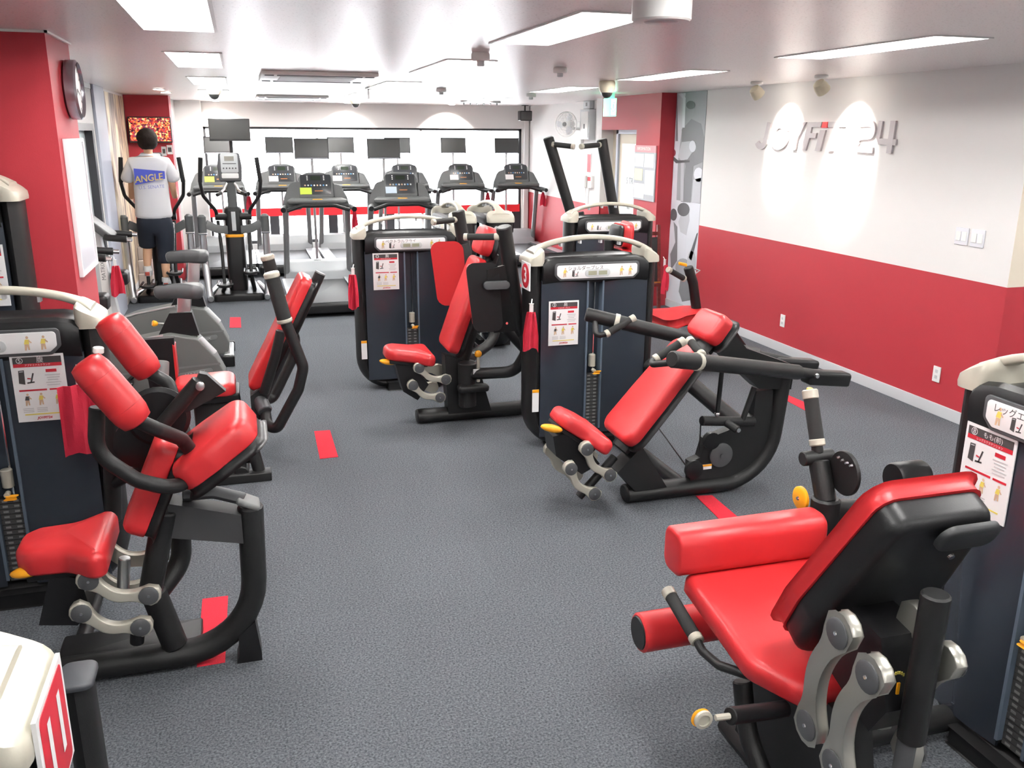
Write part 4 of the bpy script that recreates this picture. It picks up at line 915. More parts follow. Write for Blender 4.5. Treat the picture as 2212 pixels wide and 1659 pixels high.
for a, c in ((e1(1190, 780), e1(1020, 1285)), (e1(1355, 1020), e1(1165, 1505))):
    p0 = P(a, x=xl-.035); p1 = P(c, x=xl-.035)
    for xx, ou in ((xl, -XA), (xr-.03, XA)): link(J, (xx, p0.y, p0.z), (xx, p1.y, p1.z), ou, r=.050, waist=.021, sag=.035, th=.035, m=mat('link_satin', (.46, .455, .41), .36, metal=.8))
g0, g1, g2, g3, g4 = [P(e1(*p), x=1.255) for p in ((278, 580), (408, 800), (450, 880), (530, 960), (660, 990))]
M1('side_handle_tube', BLK, J, lambda b: b.tube([g1, g2, V((1.262, g3.y, g3.z)), V((1.30, g4.y+.03, g4.z-.04)), V((1.42, g4.y+.05, .44))], .014, fil=.05))
grip(J, g1, g0, .021, nm='side_grip')
kk = P(e1(600, 1235), y=1.78); k2 = P(e1(900, 1195), y=1.84)
M1('adjuster_tube', BLKP, J, lambda b: b.cyl(kk, k2, .024)); M1('adjuster_ring', CHAMPM, J, lambda b: (b.tube([kk, P(e1(520, 1245), y=1.78)], .009, seg=8)))
kc = P(e1(455, 1255), y=1.78); M1('ring_knob', CHAMP, J, lambda b: b.lathe(kc+YA*.008, -YA, [(.022, 0), (.026, .004), (.026, .012), (.017, .014), (.017, .008)], 20)); M1('ring_knob_back', ORNG, J, lambda b: b.lathe(kc+V((-.003, .014, 0)), -YA, [(.025, 0), (.028, .004), (.024, .007)], 20))
# start-position lever on the right of the seat front
XLV = 1.86
def xp(u, v): return P(e2(u, v), x=XLV)
q0, q1, q2, q3 = xp(270, 150), xp(318, 490), xp(325, 600), xp(390, 1000)
grip(J, q1, q0, .025, nm='start_lever_grip'); M1('start_button', ORNG, J, lambda b: b.cyl(q0+(q0-q1).normalized()*.028, xp(265, 72), .012, seg=12))
M1('start_lever', BLK, J, lambda b: b.tube([q1, q2], .02)); M1('lever_pivot', BLK, J, lambda b: b.cyl(q2+V((-.06, -.0, -.015)), q2+V((.06, 0, -.015)), .026))
M1('index_plate', BLK, J, lambda b: b.lathe(xp(470, 770)+V((.03, 0, 0)), XA, [(.075, 0), (.078, .004), (.078, .012), (.05, .014)], 30))
[M1('index_pin', CHROME, J, lambda b: b.lathe(xp(450+35*k, 640+22*k)+V((.024, 0, 0)), -XA, [(.006, 0), (.004, .01)], 8)) for k in range(4)]
M1('lever_post', BLK, J, lambda b: (b.tube([xp(335, 660), xp(395, 1000)], .036), b.tube([xp(395, 960), V((XLV, xp(395, 1000).y, .06))], .05)))
M1('release_knob', ORNG, J, lambda b: b.lathe(xp(300, 950)+V((-.045, 0, 0)), -XA, [(.03, 0), (.042, .006), (.042, .016), (.034, .022)], 28)); M1('knob_screw', CHROME, J, lambda b: b.lathe(xp(300, 950)+V((-.068, 0, 0)), -XA, [(.008, 0), (.006, .004)], 8))
M1('post_bracket', BLK, J, lambda b: b.tube([V((XLV, 2.45, .72)), V((2.2, 2.40, .70))], .05)); 
M1('warning_label', PAPER, J, lambda b: b.obox((2.0, 2.41, .752), (XA, YA, ZA), (.035, .015, .001)))
jr = P(e2(1090, 720), x=2.12); M1('rear_wheel', BLKP, J, lambda b: b.lathe((2.0, P(e2(1100, 790), x=2.08).y, P(e2(1100, 790), x=2.08).z), XA, [(.05, 0), (.055, .01), (.055, .11), (.05, .12)], 26))
# ------------------------------------------------------------------ machine with plate 11 in the near corner
K = thing('corner_machine', 'corner weight machine with plate 11 and champagne top cap', 'gym machine', (-.7, 1.2, 0))
tower(K, (-.755, 1.07, 0), XA, num='11', numside=1, platepos=(1.0, .11))
pc = P(d4(770, 740), z=.98)
M1('end_post', BLK, K, lambda b: b.tube([(pc.x, pc.y, .975), (pc.x+.01, pc.y, .05)], .03, flat=1.5, side=YA)); M1('post_cap', mat('cap_slate', (.035, .038, .045), .5), K, lambda b: b.pad((pc.x, pc.y, .975), XA, YA, ZA, rrect(.034, .048, .02), .012, .008)); M1('post_foot', BLK, K, lambda b: b.box((-.75, pc.y-.05, .0), (pc.x+.06, pc.y+.05, .05), .01))
# ------------------------------------------------------------------ tall tower against the red pillar
L = thing('cable_tower', 'tall dark cable tower standing in front of the red pillar', 'gym machine', (-1.42, 4.7, 0))
tower(L, (-1.425, 4.60, 0), XA, h=1.76, sheet=('', '', '', 1.35), front_sheet_dx=.25)
# ------------------------------------------------------------------ chest press behind the shoulder press
YP = 6.75
H = thing('chest_press_machine', 'weight machine behind the shoulder press with tall slanted arms', 'gym machine', (3.3, 7.2, 0))
tower(H, (3.306, 7.75, 0), XA)
M1('floor_tube', BLK, H, lambda b: b.tube([(2.7, YP, .052), (3.9, YP, .052)], .05, flat=1.4, side=YA)); M1('connecting_beam', BLK, H, lambda b: b.tube([(3.3, YP, .06), (3.3, 7.8, .06)], .045))
M1('seat_column', BLK, H, lambda b: b.box((3.02, YP-.06, .06), (3.2, YP+.06, .45), .02))
hs = P(d7(1020, 190), y=YP)
seatpad(H, (hs.x+.22, YP, .56), (hs.x-.14, YP, .52), .13, .20, .085, YA)
ht = P(d6(870, 250), y=YP)
cushion(H, 'backrest', (ht.x-.10, YP, .60), (ht.x-.03, YP, ht.z-.12), .19, .15, .07, YA, (1, 0, .12), corner=.06)
cushion(H, 'headrest', (ht.x-.03, YP, ht.z-.10), (ht.x-.015, YP, ht.z+.07), .14, .12, .07, YA, (1, 0, .12), corner=.05)
M1('back_column', BLK, H, lambda b: b.tube([(ht.x-.06, YP, .06), (ht.x-.10, YP, ht.z-.05)], .04))
m0, m1, m2 = P(e3(585, 690), y=YP), P(e3(540, 330), y=YP), P(e3(490, 170), y=YP)
M1('press_arm', BLK, H, lambda b: b.tube([m2, m1, m0, V((m0.x+.05, YP, .25)), V((m0.x+.03, YP, .06))], .042, fil=.1))
grip(H, P(e3(440, 280), y=YP-.03), P(e3(310, 205), y=YP-.10), .024)
M1('arm_lever', ORNG, H, lambda b: b.obox(P(e3(437, 142), y=YP-.02), (V((1, 0, -.25)), YA, ZA), (.04, .012, .014), .008)); M1('arm_hook', SILV, H, lambda b: b.tube([P(e3(530, 180), y=YP), P(e3(605, 205), y=YP), P(e3(545, 245), y=YP)], .008, seg=8))
M1('rear_brace', BLK, H, lambda b: b.tube([(hs.x+.15, YP-.05, .45), (hs.x+.5, YP-.05, .38), (hs.x+.75, YP-.05, .08)], .05, fil=.15)); M1('base_shoe', LGREY, H, lambda b: b.box((hs.x+.0, YP-.12, 0), (hs.x+.22, YP+.02, .09), .01))
# diverging overhead arms behind this tower
for a, c in ((c4(210, 560), c4(470, 1420)), (c4(768, 580), c4(905, 1400))):
    p0 = P(a, y=8.35); p1 = P(c, y=8.35)
    M1('overhead_arm', BLK, H, lambda b: b.tube([p0, p1+(p1-p0)*.55], .052))
    s_ = 1 if a[0] < 1230 else -1
    k0 = P(c4(275, 635) if s_ > 0 else c4(735, 640), y=8.3); k1 = P(c4(455, 655) if s_ > 0 else c4(570, 655), y=8.2); grip(H, k0, k1, .024)
M1('arm_yoke', BLK, H, lambda b: b.tube([P(c4(560, 1420), y=8.35)-ZA*.1, P(c4(930, 1400), y=8.35)-ZA*.1], .04)); M1('yoke_post', BLK, H, lambda b: b.tube([P(c4(740, 1420), y=8.35)-ZA*.1, V((P(c4(740, 1420), y=8.35).x, 8.35, .02))], .05))
grip(H, P(c4(500, 1365), y=8.3), P(c4(580, 1350), y=8.25), .02, cap1=False)
towel('hanging_towel', 'dark red towel hanging on the far post beside the brown easel', P(d6(1232, 520), y=7.68), .10, .26, (.6, -1, 0), seed=5, m=CLOTH)
towel('hanging_towel', 'red towel hanging on the side of the shoulder press tower under plate 3', P((1149, 672), y=5.13), .10, .24, (-.5, -1, 0), seed=2)
towel('hanging_towel', 'red towel hanging on the outer side of the chest fly tower', P((765, 592), y=6.875), .10, .26, (-.6, -1, 0), seed=4)
# ------------------------------------------------------------------ two towers standing end-on behind the chest fly
I1 = thing('weight_tower', 'dark weight tower end-on with maker letters, arched handle side beside the chest fly', 'gym machine', (1.9, 8.3, 0))
tower(I1, (1.77, 8.34, 0), -YA, side=1)
I2 = thing('weight_tower', 'plain dark weight tower end-on, standing back to back with the lettered tower', 'gym machine', (2.24, 8.3, 0))
tower(I2, (2.40, 8.34, 0), YA, side=None)
# ------------------------------------------------------------------ treadmills
TG = mat('treadmill_grey', (.10, .105, .105), .5, bump=.1, bscale=300)
HOOD = mat('treadmill_hood', (.30, .32, .335), .45)
BELT = mat('treadmill_belt', (.045, .048, .052), .5, spec=.35)
UPR = mat('treadmill_upright', (.16, .165, .17), .4)
def treadmill(x, yr, lab, card):
    t = thing('treadmill', lab, 'treadmill', (x, yr+1, 0), 'treadmills facing the window')
    def at(a, b_, c): return V((x+a, yr+b_, c))
    for s in (-1, 1):
        M1('side_rail', mat('rail_silver', (.42, .44, .46), .4, metal=.4), t, lambda b: b.pad(at(s*.385, .06, .13), YA, XA, ZA, rpoly([(0, -.06), (1.6, -.06), (1.6, .06), (0, .06)], .02), .065, .02), ang=50)
        M1('frame_beam', BLK, t, lambda b: b.box(at(s*.385-.04, .1, .05), at(s*.385+.04, 1.7, .13)))
        M1('upright', UPR, t, lambda b: b.tube([at(s*.40, 1.78, .12), at(s*.375, 1.50, 1.10)], .036, flat=1.3, side=YA))
        M1('console_wing', TG, t, lambda b: b.pad(at(s*.20, 1.42, 1.10), V((s, 0, 0)), V((0, .35, 1)), V((0, -1, .35)), rpoly([(0, 0), (.20, -.02), (.17, .12), (.10, .27), (0, .30)], [.01, .03, .06, .06, .01]), .06, .02, bottom=.02), ang=50)
        M1('side_handle', TG, t, lambda b: b.tube([at(s*.36, 1.46, 1.11), at(s*.40, 1.30, 1.115), at(s*.42, 1.14, 1.10)], .03, fil=.1))
        M1('handle_end', BLKP, t, lambda b: b.tube([at(s*.42, 1.145, 1.1), at(s*.422, 1.12, 1.098)], .032))
        M1('foot', BLKP, t, lambda b: b.box(at(s*.36-.03, .16, 0), at(s*.36+.03, .24, .05))); M1('foot', BLKP, t, lambda b: b.box(at(s*.36-.03, 1.9, 0), at(s*.36+.03, 2.0, .08)))
    M1('belt', BELT, t, lambda b: b.box(at(-.315, .03, .135), at(.315, 1.7, .168), .012))
    M1('rear_roller_cover', BLKP, t, lambda b: b.box(at(-.44, 0, .04), at(.44, .09, .155), .03))
    M1('motor_hood', HOOD, t, lambda b: b.pad(at(-.42, 0, 0), YA, ZA, XA, rpoly([(1.64, .13), (1.70, .27), (1.85, .385), (2.0, .395), (2.14, .33), (2.16, .08), (1.66, .08)], [.03, .06, .08, .06, .06, .02, .02]), .84, .03, bottom=.03), ang=50)
    cz = V((0, .36, 1)).normalized(); cn = V((0, -1, .36)).normalized(); co = at(0, 1.40, 1.22)
    cs = M1('console', TG, t, lambda b: b.pad(co-cn*.05, XA, cz, cn, rpoly([(-.215, 0), (.215, 0), (.205, .27), (.10, .32), (-.10, .32), (-.205, .27)], [.02, .02, .05, .1, .1, .05]), .055, .012, bottom=.02), ang=50)
    def pt(a, b_, d=.006): return co+XA*a+cz*b_+cn*d
    M1('console_face', mat('console_face', (.035, .038, .042), .25), cs, lambda b: b.pad(pt(0, .165, .004), XA, cz, cn, rrect(.185, .125, .02), .003, .001))
    M1('display', mat('lcd_dark', (.02, .03, .018), .2), cs, lambda b: b.obox(pt(0, .245, .008), (XA, cz, cn), (.06, .026, .002)))
    for k in range(8): M1('key', [PSKIN, LGREY, mat('key_blue', (.1, .3, .6), .4), WHITE][k % 4], cs, lambda b: b.lathe(pt(-.13+.037*k, .155, .007), cn, [(.011, 0), (.009, .003)], 8))
    M1('key_column', WHITE, cs, lambda b: [b.obox(pt(s*.10, .225+.022*k, .008), (XA, cz, cn), (.007, .006, .001)) for s in (-1, 1) for k in range(3)], smooth=False)['kind'] = 'stuff'
    M1('notice_card', card, cs, lambda b: b.obox(pt(-.125, .085, .009), (XA, cz, cn), (.07, .042, .001)))
    M1('maker_badge', mat('badge_orange', (.45, .16, .05), .4), cs, lambda b: b.obox(pt(.03, .085, .008), (XA, cz, cn), (.05, .006, .001)))
    M1('stop_key', ORNG, t, lambda b: b.box(at(-.06, 1.30, 1.19), at(.06, 1.335, 1.212), .006)); 
    M1('crossbar', BLKP, t, lambda b: b.tube([at(-.38, 1.22, 1.08), at(-.2, 1.26, 1.135), at(.2, 1.26, 1.135), at(.38, 1.22, 1.08)], .024, fil=.1))
    M1('console_tray', TG, t, lambda b: b.pad(at(0, 1.28, 1.15), XA, V((0, 1, .2)), ZA, rpoly([(-.38, 0), (.38, 0), (.3, .16), (-.3, .16)], .03), .05, .02, bottom=.02), ang=50)
    return t
def monitor(x, y, zc, ztop_base, lab, w=.425, h=.25, scr=TVB, z0=None):
    t = thing('tv_monitor', lab, 'monitor', (x, y, ztop_base), 'pole-mounted television screens')
    M1('pole', SILV, t, lambda b: b.cyl((x, y, ztop_base), (x, y, zc), .017, seg=10)); M1('pole_foot', SILV, t, lambda b: b.lathe((x, y, ztop_base), ZA, [(.05, 0), (.05, .008), (.02, .02)], 14))
    tn = V((0, -1, .12)).normalized(); tu = V((0, .12, 1)).normalized(); o = V((x, y-.03, zc))
    M1('case', TVF, t, lambda b: b.obox(o, (XA, tn, tu), (w/2, .016, h/2), .008)); M1('screen', scr, t, lambda b: b.obox(o+tn*.0172+tu*.006, (XA, tn, tu), (w/2-.012, .001, h/2-.018)))
    M1('lower_bezel', mat('bezel_silver', (.3, .3, .33), .3), t, lambda b: b.obox(o+tn*.0172-tu*(h/2-.008), (XA, tn, tu), (w/2-.02, .001, .005)))
    return t
YELC = mat('card_yellow', (.62, .80, .08), .5); WHC = mat('card_white', (.80, .78, .78), .5); BLC = mat('card_pale_blue', (.62, .74, .85), .5)
TR1, TR2 = 9.95, 13.05
for x, c, lab in ((.88, YELC, 'front-row treadmill with a lime notice card beside the thigh machine'), (1.93, BLC, 'front-row treadmill with a pale blue notice card behind the chest fly machine')): treadmill(x, TR1, lab, c)
for x, c, lab in ((-.33, YELC, 'window-row treadmill with a lime notice card behind the cross trainer'), (.61, WHC, 'window-row treadmill with a white card next to the cross trainer'), (1.58, WHC, 'window-row treadmill with a glary console between the front-row pair'),
                  (2.53, BLC, 'window-row treadmill hidden behind the blue-card treadmill'), (3.46, WHC, 'window-row treadmill with a pale console and white card near the corner'), (4.40, WHC, 'window-row treadmill standing along the red dado in the corner')): treadmill(x, TR2, lab, c)
HZ = .397
for x, y, lab in ((.885, TR1+1.93, 'television screen above the lime-card front treadmill'), (1.80, TR1+1.93, 'television screen above the blue-card front treadmill'), (-.30, TR2+1.95, 'television screen above the lime-card window-row treadmill'),
               (.62, TR2+1.95, 'television screen of the white-card treadmill next to the cross trainer'), (1.58, TR2+1.95, 'television screen half hidden between the two front-row screens'), (2.50, TR2+1.95, 'television screen hidden behind the blue-card treadmill screen'),
               (3.44, TR2+1.95, 'television screen of the pale-console treadmill'), (4.37, TR2+1.95, 'television screen of the corner treadmill beside the window end')):
    monitor(x, y, 1.795, HZ-.01, lab)
# red cloths tied to treadmill uprights
for x, y, lab, sd in ((1.33, TR1+1.48, 'red cloth tied to the lime-card front treadmill', 6), (3.90, TR2+1.48, 'red cloth tied to the pale-console treadmill', 8), (4.84, TR2+1.40, 'red cloth tied to the corner treadmill by the dado', 9), (.09, TR2+1.40, 'red cloth tied to the treadmill behind the cross trainer', 10)):
    towel('hanging_cloth', lab, (x, y, 1.05), .09, .22, (.25, -1, 0), seed=sd)
# ------------------------------------------------------------------ cross trainers
def trainer(x, y, lab, tv=False):
    t = thing('cross_trainer', lab, 'cross trainer', (x, y+.4, 0), 'cross trainers')
    def at(a, b_, c): return V((x+a, y+b_, c))
    M1('base_frame', BLKP, t, lambda b: b.pad(at(0, .5, .0), XA, YA, ZA, rpoly([(-.30, -.48), (.30, -.48), (.22, .6), (-.22, .6)], .05), .09, .03), ang=50)
    for s in (-1, 1):
        M1('base_trim', SILV, t, lambda b: b.tube([at(s*.33, -.02, .045), at(s*.34, .35, .06), at(s*.25, 1.0, .06)], .035, fil=.1))
        M1('side_upright', SILV, t, lambda b: b.tube([at(s*.34, .05, .05), at(s*.365, .15, .45), at(s*.365, .15, .82)], .042, fil=.2))
        M1('upright_cap', TG, t, lambda b: b.tube([at(s*.365, .15, .80), at(s*.365, .15, 1.04)], .05, bevel=.5)); M1('cap_bolt', CHROME, t, lambda b: b.cyl(at(s*.365-.05, .1, .82), at(s*.365+.05, .1, .82), .014, seg=8))
        M1('guard_arm', MGREY, t, lambda b: b.sweep([at(s*.32, .15, .93), at(s*.20, .22, .86), at(s*.08, .30, .84)], rrect(.05, .012, .01, 2), ZA, fil=.1))
        M1('handle_pivot', BLKP, t, lambda b: b.cyl(at(s*.07, .32, 1.0), at(s*.215, .32, 1.0), .045))
        M1('moving_handle', BLK, t, lambda b: b.tube([at(s*.19, .32, 1.0), at(s*.20, .28, 1.08), at(s*.325, .16, 1.26), at(s*.345, .10, 1.42), at(s*.315, .08, 1.70)], .021, fil=.12))
        M1('handle_foam', GRIP, t, lambda b: b.tube([at(s*.343, .10, 1.42), at(s*.315, .08, 1.705)], .025))
        ph = .19 if s < 0 else .33; py = .02 if s < 0 else .06
        M1('pedal_arm', BLK, t, lambda b: b.tube([at(s*.185, .32, .95), at(s*.165, .22, .60), at(s*.16, .12, ph-.02)], .02, fil=.1))
        M1('pedal_lever', BLK, t, lambda b: b.tube([at(s*.16, .12, ph-.02), at(s*.19, .2, .10), at(s*.16, .75, .16)], .024, fil=.06))
        M1('pedal', DGREY, t, lambda b: b.pad(at(s*.155, py+.05, ph), XA, YA, ZA, rpoly([(-.075, -.17), (.075, -.17), (.06, .17), (-.06, .17)], .04), .02, .008)); M1('pedal_rim', BLKP, t, lambda b: b.tube([at(s*.155-.075, py+.2, ph+.035), at(s*.155-.085, py-.1, ph+.03), at(s*.155, py-.14, ph+.02), at(s*.155+.085, py-.1, ph+.03), at(s*.155+.075, py+.2, ph+.035)], .013, fil=.05))
        M1('fixed_bar', CHROME, t, lambda b: b.tube([at(s*.045, .26, 1.40), at(s*.08, .2, 1.33), at(s*.13, .12, 1.29)], .015, fil=.04)); M1('fixed_grip', BLKP, t, lambda b: b.tube([at(s*.12, .13, 1.295), at(s*.165, .05, 1.275)], .022))
    M1('drive_column', BLKP, t, lambda b: b.pad(at(0, .38, .06), XA, YA, ZA, rpoly([(-.105, -.10), (.105, -.10), (.12, .2), (-.12, .2)], .05), .70, .02), ang=50)
    M1('orange_band', ORNG, t, lambda b: b.pad(at(0, .38, .75), XA, YA, ZA, rpoly([(-.108, -.105), (.108, -.105), (.122, .2), (-.122, .2)], .05), .035, .006), ang=50)
    M1('hub_housing', BLKP, t, lambda b: b.pad(at(0, .38, .785), XA, YA, ZA, rpoly([(-.10, -.10), (.10, -.10), (.11, .16), (-.11, .16)], .05), .33, .05), ang=50); M1('hub_strip', LGREY, t, lambda b: b.box(at(-.025, .272, .83), at(.025, .28, 1.06), .003))
    M1('console_neck', TG, t, lambda b: b.pad(at(0, .36, 1.08), XA, YA, ZA, rrect(.055, .05, .02), .34, .02), ang=50)
    cz = V((0, .25, 1)).normalized(); cn = V((0, -1, .25)).normalized(); co = at(0, .27, 1.42)
    cs = M1('console', DGREY, t, lambda b: b.pad(co-cn*.06, XA, cz, cn, rpoly([(-.13, 0), (.13, 0), (.142, .18), (.12, .345), (-.12, .345), (-.142, .18)], .03), .07, .015, bottom=.02), ang=50)
    def pt(a, b_, d=.01): return co+XA*a+cz*b_+cn*d
    M1('console_face', LGREY, cs, lambda b: b.pad(pt(0, .215), XA, cz, cn, rrect(.10, .115, .02), .003, .001)); M1('display', mat('lcd_grey', (.22, .21, .18), .3), cs, lambda b: b.obox(pt(0, .27, .014), (XA, cz, cn), (.055, .028, .001)))
    M1('button_bar', DGREY, cs, lambda b: b.obox(pt(0, .21, .014), (XA, cz, cn), (.078, .005, .001))); M1('lower_face', WHITE, cs, lambda b: b.pad(pt(0, .065), XA, cz, cn, rrect(.098, .03, .012), .003, .001))
    for k in range(5): M1('key', DGREY, cs, lambda b: b.lathe(pt(-.07+.035*k, .155, .0135), cn, [(.010, 0), (.008, .002)], 8))
    return t
T2 = trainer(-.12, 11.2, 'silver and black cross trainer with an unused console in front of the hanging television')
T1 = trainer(-1.0, 11.35, 'silver and black cross trainer used by the person in a white T-shirt')
t = thing('hanging_television', 'black television held above the unused cross trainer', 'television', (-.09, 12.5, 0), 'pole-mounted television screens')
M1('stand', TVF, t, lambda b: (b.tube([(-.09, 12.5, .02), (-.09, 12.5, 1.95)], .022))); M1('stand_foot', TVF, t, lambda b: b.box((-.25, 12.35, 0), (.07, 12.65, .025), .006))
M1('case', TVF, t, lambda b: b.box((-.35, 12.42, 1.88), (.16, 12.46, 2.16), .008)); M1('screen', TVB, t, lambda b: b.box((-.34, 12.417, 1.905), (.15, 12.42, 2.15)))
# ------------------------------------------------------------------ upright bikes
BODY = mat('bike_body_grey', (.115, .12, .115), .5, bump=.1, bscale=300)
def bike(x, y, zs, lab):
    t = thing('exercise_bike', lab, 'exercise bike', (x-.35, y, 0), 'upright exercise bikes')
    def at(a, b_, c): return V((x+a, y+b_, c))
    body = M1('body_shell', BODY, t, lambda b: b.pad(at(0, -.13, 0), XA, ZA, -YA, rpoly([(-.89, .10), (-.89, .35), (-.55, .47), (-.18, .535), (.02, .49), (.14, .34), (.21, .18), (.19, .08), (-.5, .06)], [.05, .08, .1, .08, .06, .08, .06, .05, .1]), .02, .012), ang=40)
    M1('body_core', BODY, t, lambda b: b.pad(at(0, .13, 0), XA, ZA, -YA, rpoly([(-.89, .10), (-.89, .35), (-.55, .47), (-.18, .535), (.02, .49), (.14, .34), (.21, .18), (.19, .08), (-.5, .06)], [.05, .08, .1, .08, .06, .08, .06, .05, .1]), .26, .03, bottom=.03), ang=40)
    M1('body_band', MGREY, t, lambda b: b.add([at(-.6, -.153, .245), at(.17, -.153, .285), at(.165, -.153, .30), at(-.6, -.153, .26)], [(0, 1, 2, 3)])); M1('top_trim', SILV, t, lambda b: b.tube([at(-.9, -.14, .37), at(-.55, -.14, .475), at(-.22, -.14, .53)], .012, fil=.2))
    M1('rear_trim', LGREY, t, lambda b: b.tube([at(.03, -.10, .485), at(.13, -.10, .36)], .028))
    bd = M1('name_badge', MGREY, t, lambda b: b.pad(at(-.02, -.151, .225), V((1, 0, .12)), ZA, -YA, rrect(.13, .022, .02), .004, .002)); text('badge_lettering', 'MATRIX', at(-.02, -.1565, .225), V((1, 0, .12)), ZA, .032, LGREY, bd, sx=1.3)
    M1('seat_sleeve', BLKP, t, lambda b: b.prism([at(-.27, -.055, .50), at(.03, -.055, .50), at(-.01, -.055, .68), at(-.17, -.055, .68)], (0, .11, 0)))
    M1('seat_post', SILV, t, lambda b: b.obox(at(-.06+.02*(zs-.85)*5, 0, (zs+.62)/2), (V((1, 0, -.12)), YA, V((.12, 0, 1))), (.05, .03, (zs-.62)/2), .006))
    M1('seat', DGREY, t, lambda b: b.pad(at(-.06, 0, zs-.07), XA, YA, ZA, rpoly([(-.21, -.03), (-.05, -.05), (.07, -.12), (.15, -.12), (.15, .12), (.07, .12), (-.05, .05), (-.21, .03)], [.03, .05, .05, .05, .05, .05, .05, .03]), .105, .04, bottom=.05, dome=.012), ang=60)
    M1('adjust_knob', ORNG, t, lambda b: b.lathe(at(-.26, -.03, .60), (-1, -.3, .2), [(.012, 0), (.02, .012), (.024, .03), (.018, .04)], 12)); M1('knob_stem', CHROME, t, lambda b: b.cyl(at(-.20, -.02, .59), at(-.26, -.03, .60), .01, seg=8))
    M1('rear_stabiliser', SILV, t, lambda b: b.box(at(.15, -.26, .03), at(.24, .26, .10), .02))
    for s in (-1, 1): M1('stabiliser_cap', BLKP, t, lambda b: b.box(at(.145, s*.26, .0), at(.245, s*.32, .10), .015))
    M1('front_stabiliser', SILV, t, lambda b: b.box(at(-.89, -.26, .0), at(-.81, .26, .09), .02))
    M1('mast', LGREY, t, lambda b: b.prism([at(-.90, -.06, .3), at(-.68, -.06, .38), at(-.78, -.06, 1.26), at(-.90, -.06, 1.26)], (0, .12, 0))); ml = M1('mast_panel', WHITE, t, lambda b: b.box(at(-.80, -.064, .45), at(-.74, -.06, 1.0))); text('mast_lettering', 'MATRIX', at(-.77, -.0655, .85), ZA, -XA, .045, MGREY, ml)
    cz = V((-.75, 0, .66)).normalized(); cn = V((.66, 0, .75)).normalized(); co = at(-.78, 0, 1.25)
    cs = M1('console', DGREY, t, lambda b: b.pad(co-cn*.05, YA, cz, cn, rrect(.155, .17, .04), .06, .015, bottom=.02), ang=50)
    M1('console_face', WHITE, cs, lambda b: b.pad(co+cn*.0005, YA, cz, cn, rrect(.11, .13, .02), .003, .001)); M1('display', mat('lcd_blue', (.03, .04, .12), .2), cs, lambda b: b.obox(co+cz*.05+cn*.005, (YA, cz, cn), (.05, .035, .001)))
    for k in range(3): M1('key_row', DGREY, cs, lambda b: b.obox(co-cz*(.03+.035*k)+cn*.005, (YA, cz, cn), (.07, .009, .001)))
    for s in (-1, 1):
        M1('handlebar', CHROME, t, lambda b: b.tube([at(-.74, s*.05, 1.14), at(-.70, s*.17, 1.14), at(-.50, s*.20, 1.12)], .017, fil=.05)); M1('bar_grip', BLKP, t, lambda b: b.tube([at(-.71, s*.155, 1.14), at(-.69, s*.175, 1.14), at(-.54, s*.195, 1.125)], .028, fil=.03))
    M1('bottle_tray', BLKP, t, lambda b: b.box(at(-.72, -.10, .72), at(-.58, .10, .84), .03))
    for s in (-1, 1): M1('crank', BLK, t, lambda b: b.tube([at(-.38, s*.16, .30), at(-.38+s*.12, s*.17, .30+s*.1)], .014, seg=8)); M1('pedal', BLKP, t, lambda b: b.box(at(-.38+s*.12-.05, s*.18, .285+s*.1), at(-.38+s*.12+.05, s*.27, .315+s*.1), .01))
    return t
bike(-.41, 8.28, .955, 'grey upright bike with the higher saddle nearer the cross trainers')
bike(-.42, 7.08, .85, 'grey upright bike with the lower saddle nearer the thigh machine')
towel('hanging_towel', 'bright red towel hanging on the mast of an upright bike', V((-1.08, 8.17, .90)), .11, .25, (.3, -1, 0), seed=11)
# ------------------------------------------------------------------ things on the walls
LOGO = mat('logo_silver', (.52, .48, .49), .5)
LRED = mat('logo_red', (.8, .02, .02), .4)
t = thing('wall_logo', 'raised silver JOYFIT24 lettering on the white wall', 'sign', (XR, 6.9, 1.86))
def wy(u): return P(w2(u, 560), x=XR).y
def letter(nm, polys, u0, u1, m=LOGO, sh=.22):
    y0, y1 = wy(u0), wy(u1); z0, z1 = 1.868, 2.11; W = abs(y1-y0)
    def q(a, c): return V((XR-.002, y0-(a*W), z0+(z1-z0)*c))
    def f(b):
        for i, pl in enumerate(polys): b.prism([q(a, c)+XA*.0007*i for a, c in pl], (-.016-.002*i, 0, 0))
    M1(nm, m, t, f, smooth=False)
def st(pts, w):
    """open stroke -> polygon"""
    L, R = [], []
    for i, p in enumerate(pts):
        a = pts[max(0, i-1)]; c = pts[min(len(pts)-1, i+1)]; dx, dy = c[0]-a[0], c[1]-a[1]; l = math.hypot(dx, dy); nx, ny = -dy/l*w/2, dx/l*w/2
        L.append((p[0]+nx, p[1]+ny)); R.append((p[0]-nx, p[1]-ny))
    return L+R[::-1]
def arc(cx, cy, rx, ry, a0, a1, n=14): return [(cx+rx*math.cos(math.radians(a0+(a1-a0)*k/n)), cy+ry*math.sin(math.radians(a0+(a1-a0)*k/n))) for k in range(n+1)]
letter('letter_j', [st([(.86, 1.0), (.72, .42)]+arc(.42, .34, .28, .24, 10, -160, 10), .24)], 638, 728)
letter('letter_o', [st(arc(.5, .5, .36, .40, 20, 379, 24), .22)], 722, 838)
letter('letter_y', [[(.02, 1), (.28, 1), (.46, .62), (.74, 1), (1.02, 1), (.55, .42), (.47, 0), (.22, 0), (.30, .44)]], 840, 930)
letter('letter_f', [[(.28, 1), (1, 1), (.96, .82), (.48, .82), (.45, .62), (.78, .62), (.74, .44), (.41, .44), (.26, 0), (0, 0)]], 915, 1024)
letter('letter_i', [[(.36, .72), (.90, .72), (.55, 0), (0, 0)]], 998, 1056); letter('letter_i_dot', [[(.42, .80), (.94, .80), (1.0, 1.0), (.5, 1.0)]], 998, 1060, LRED)
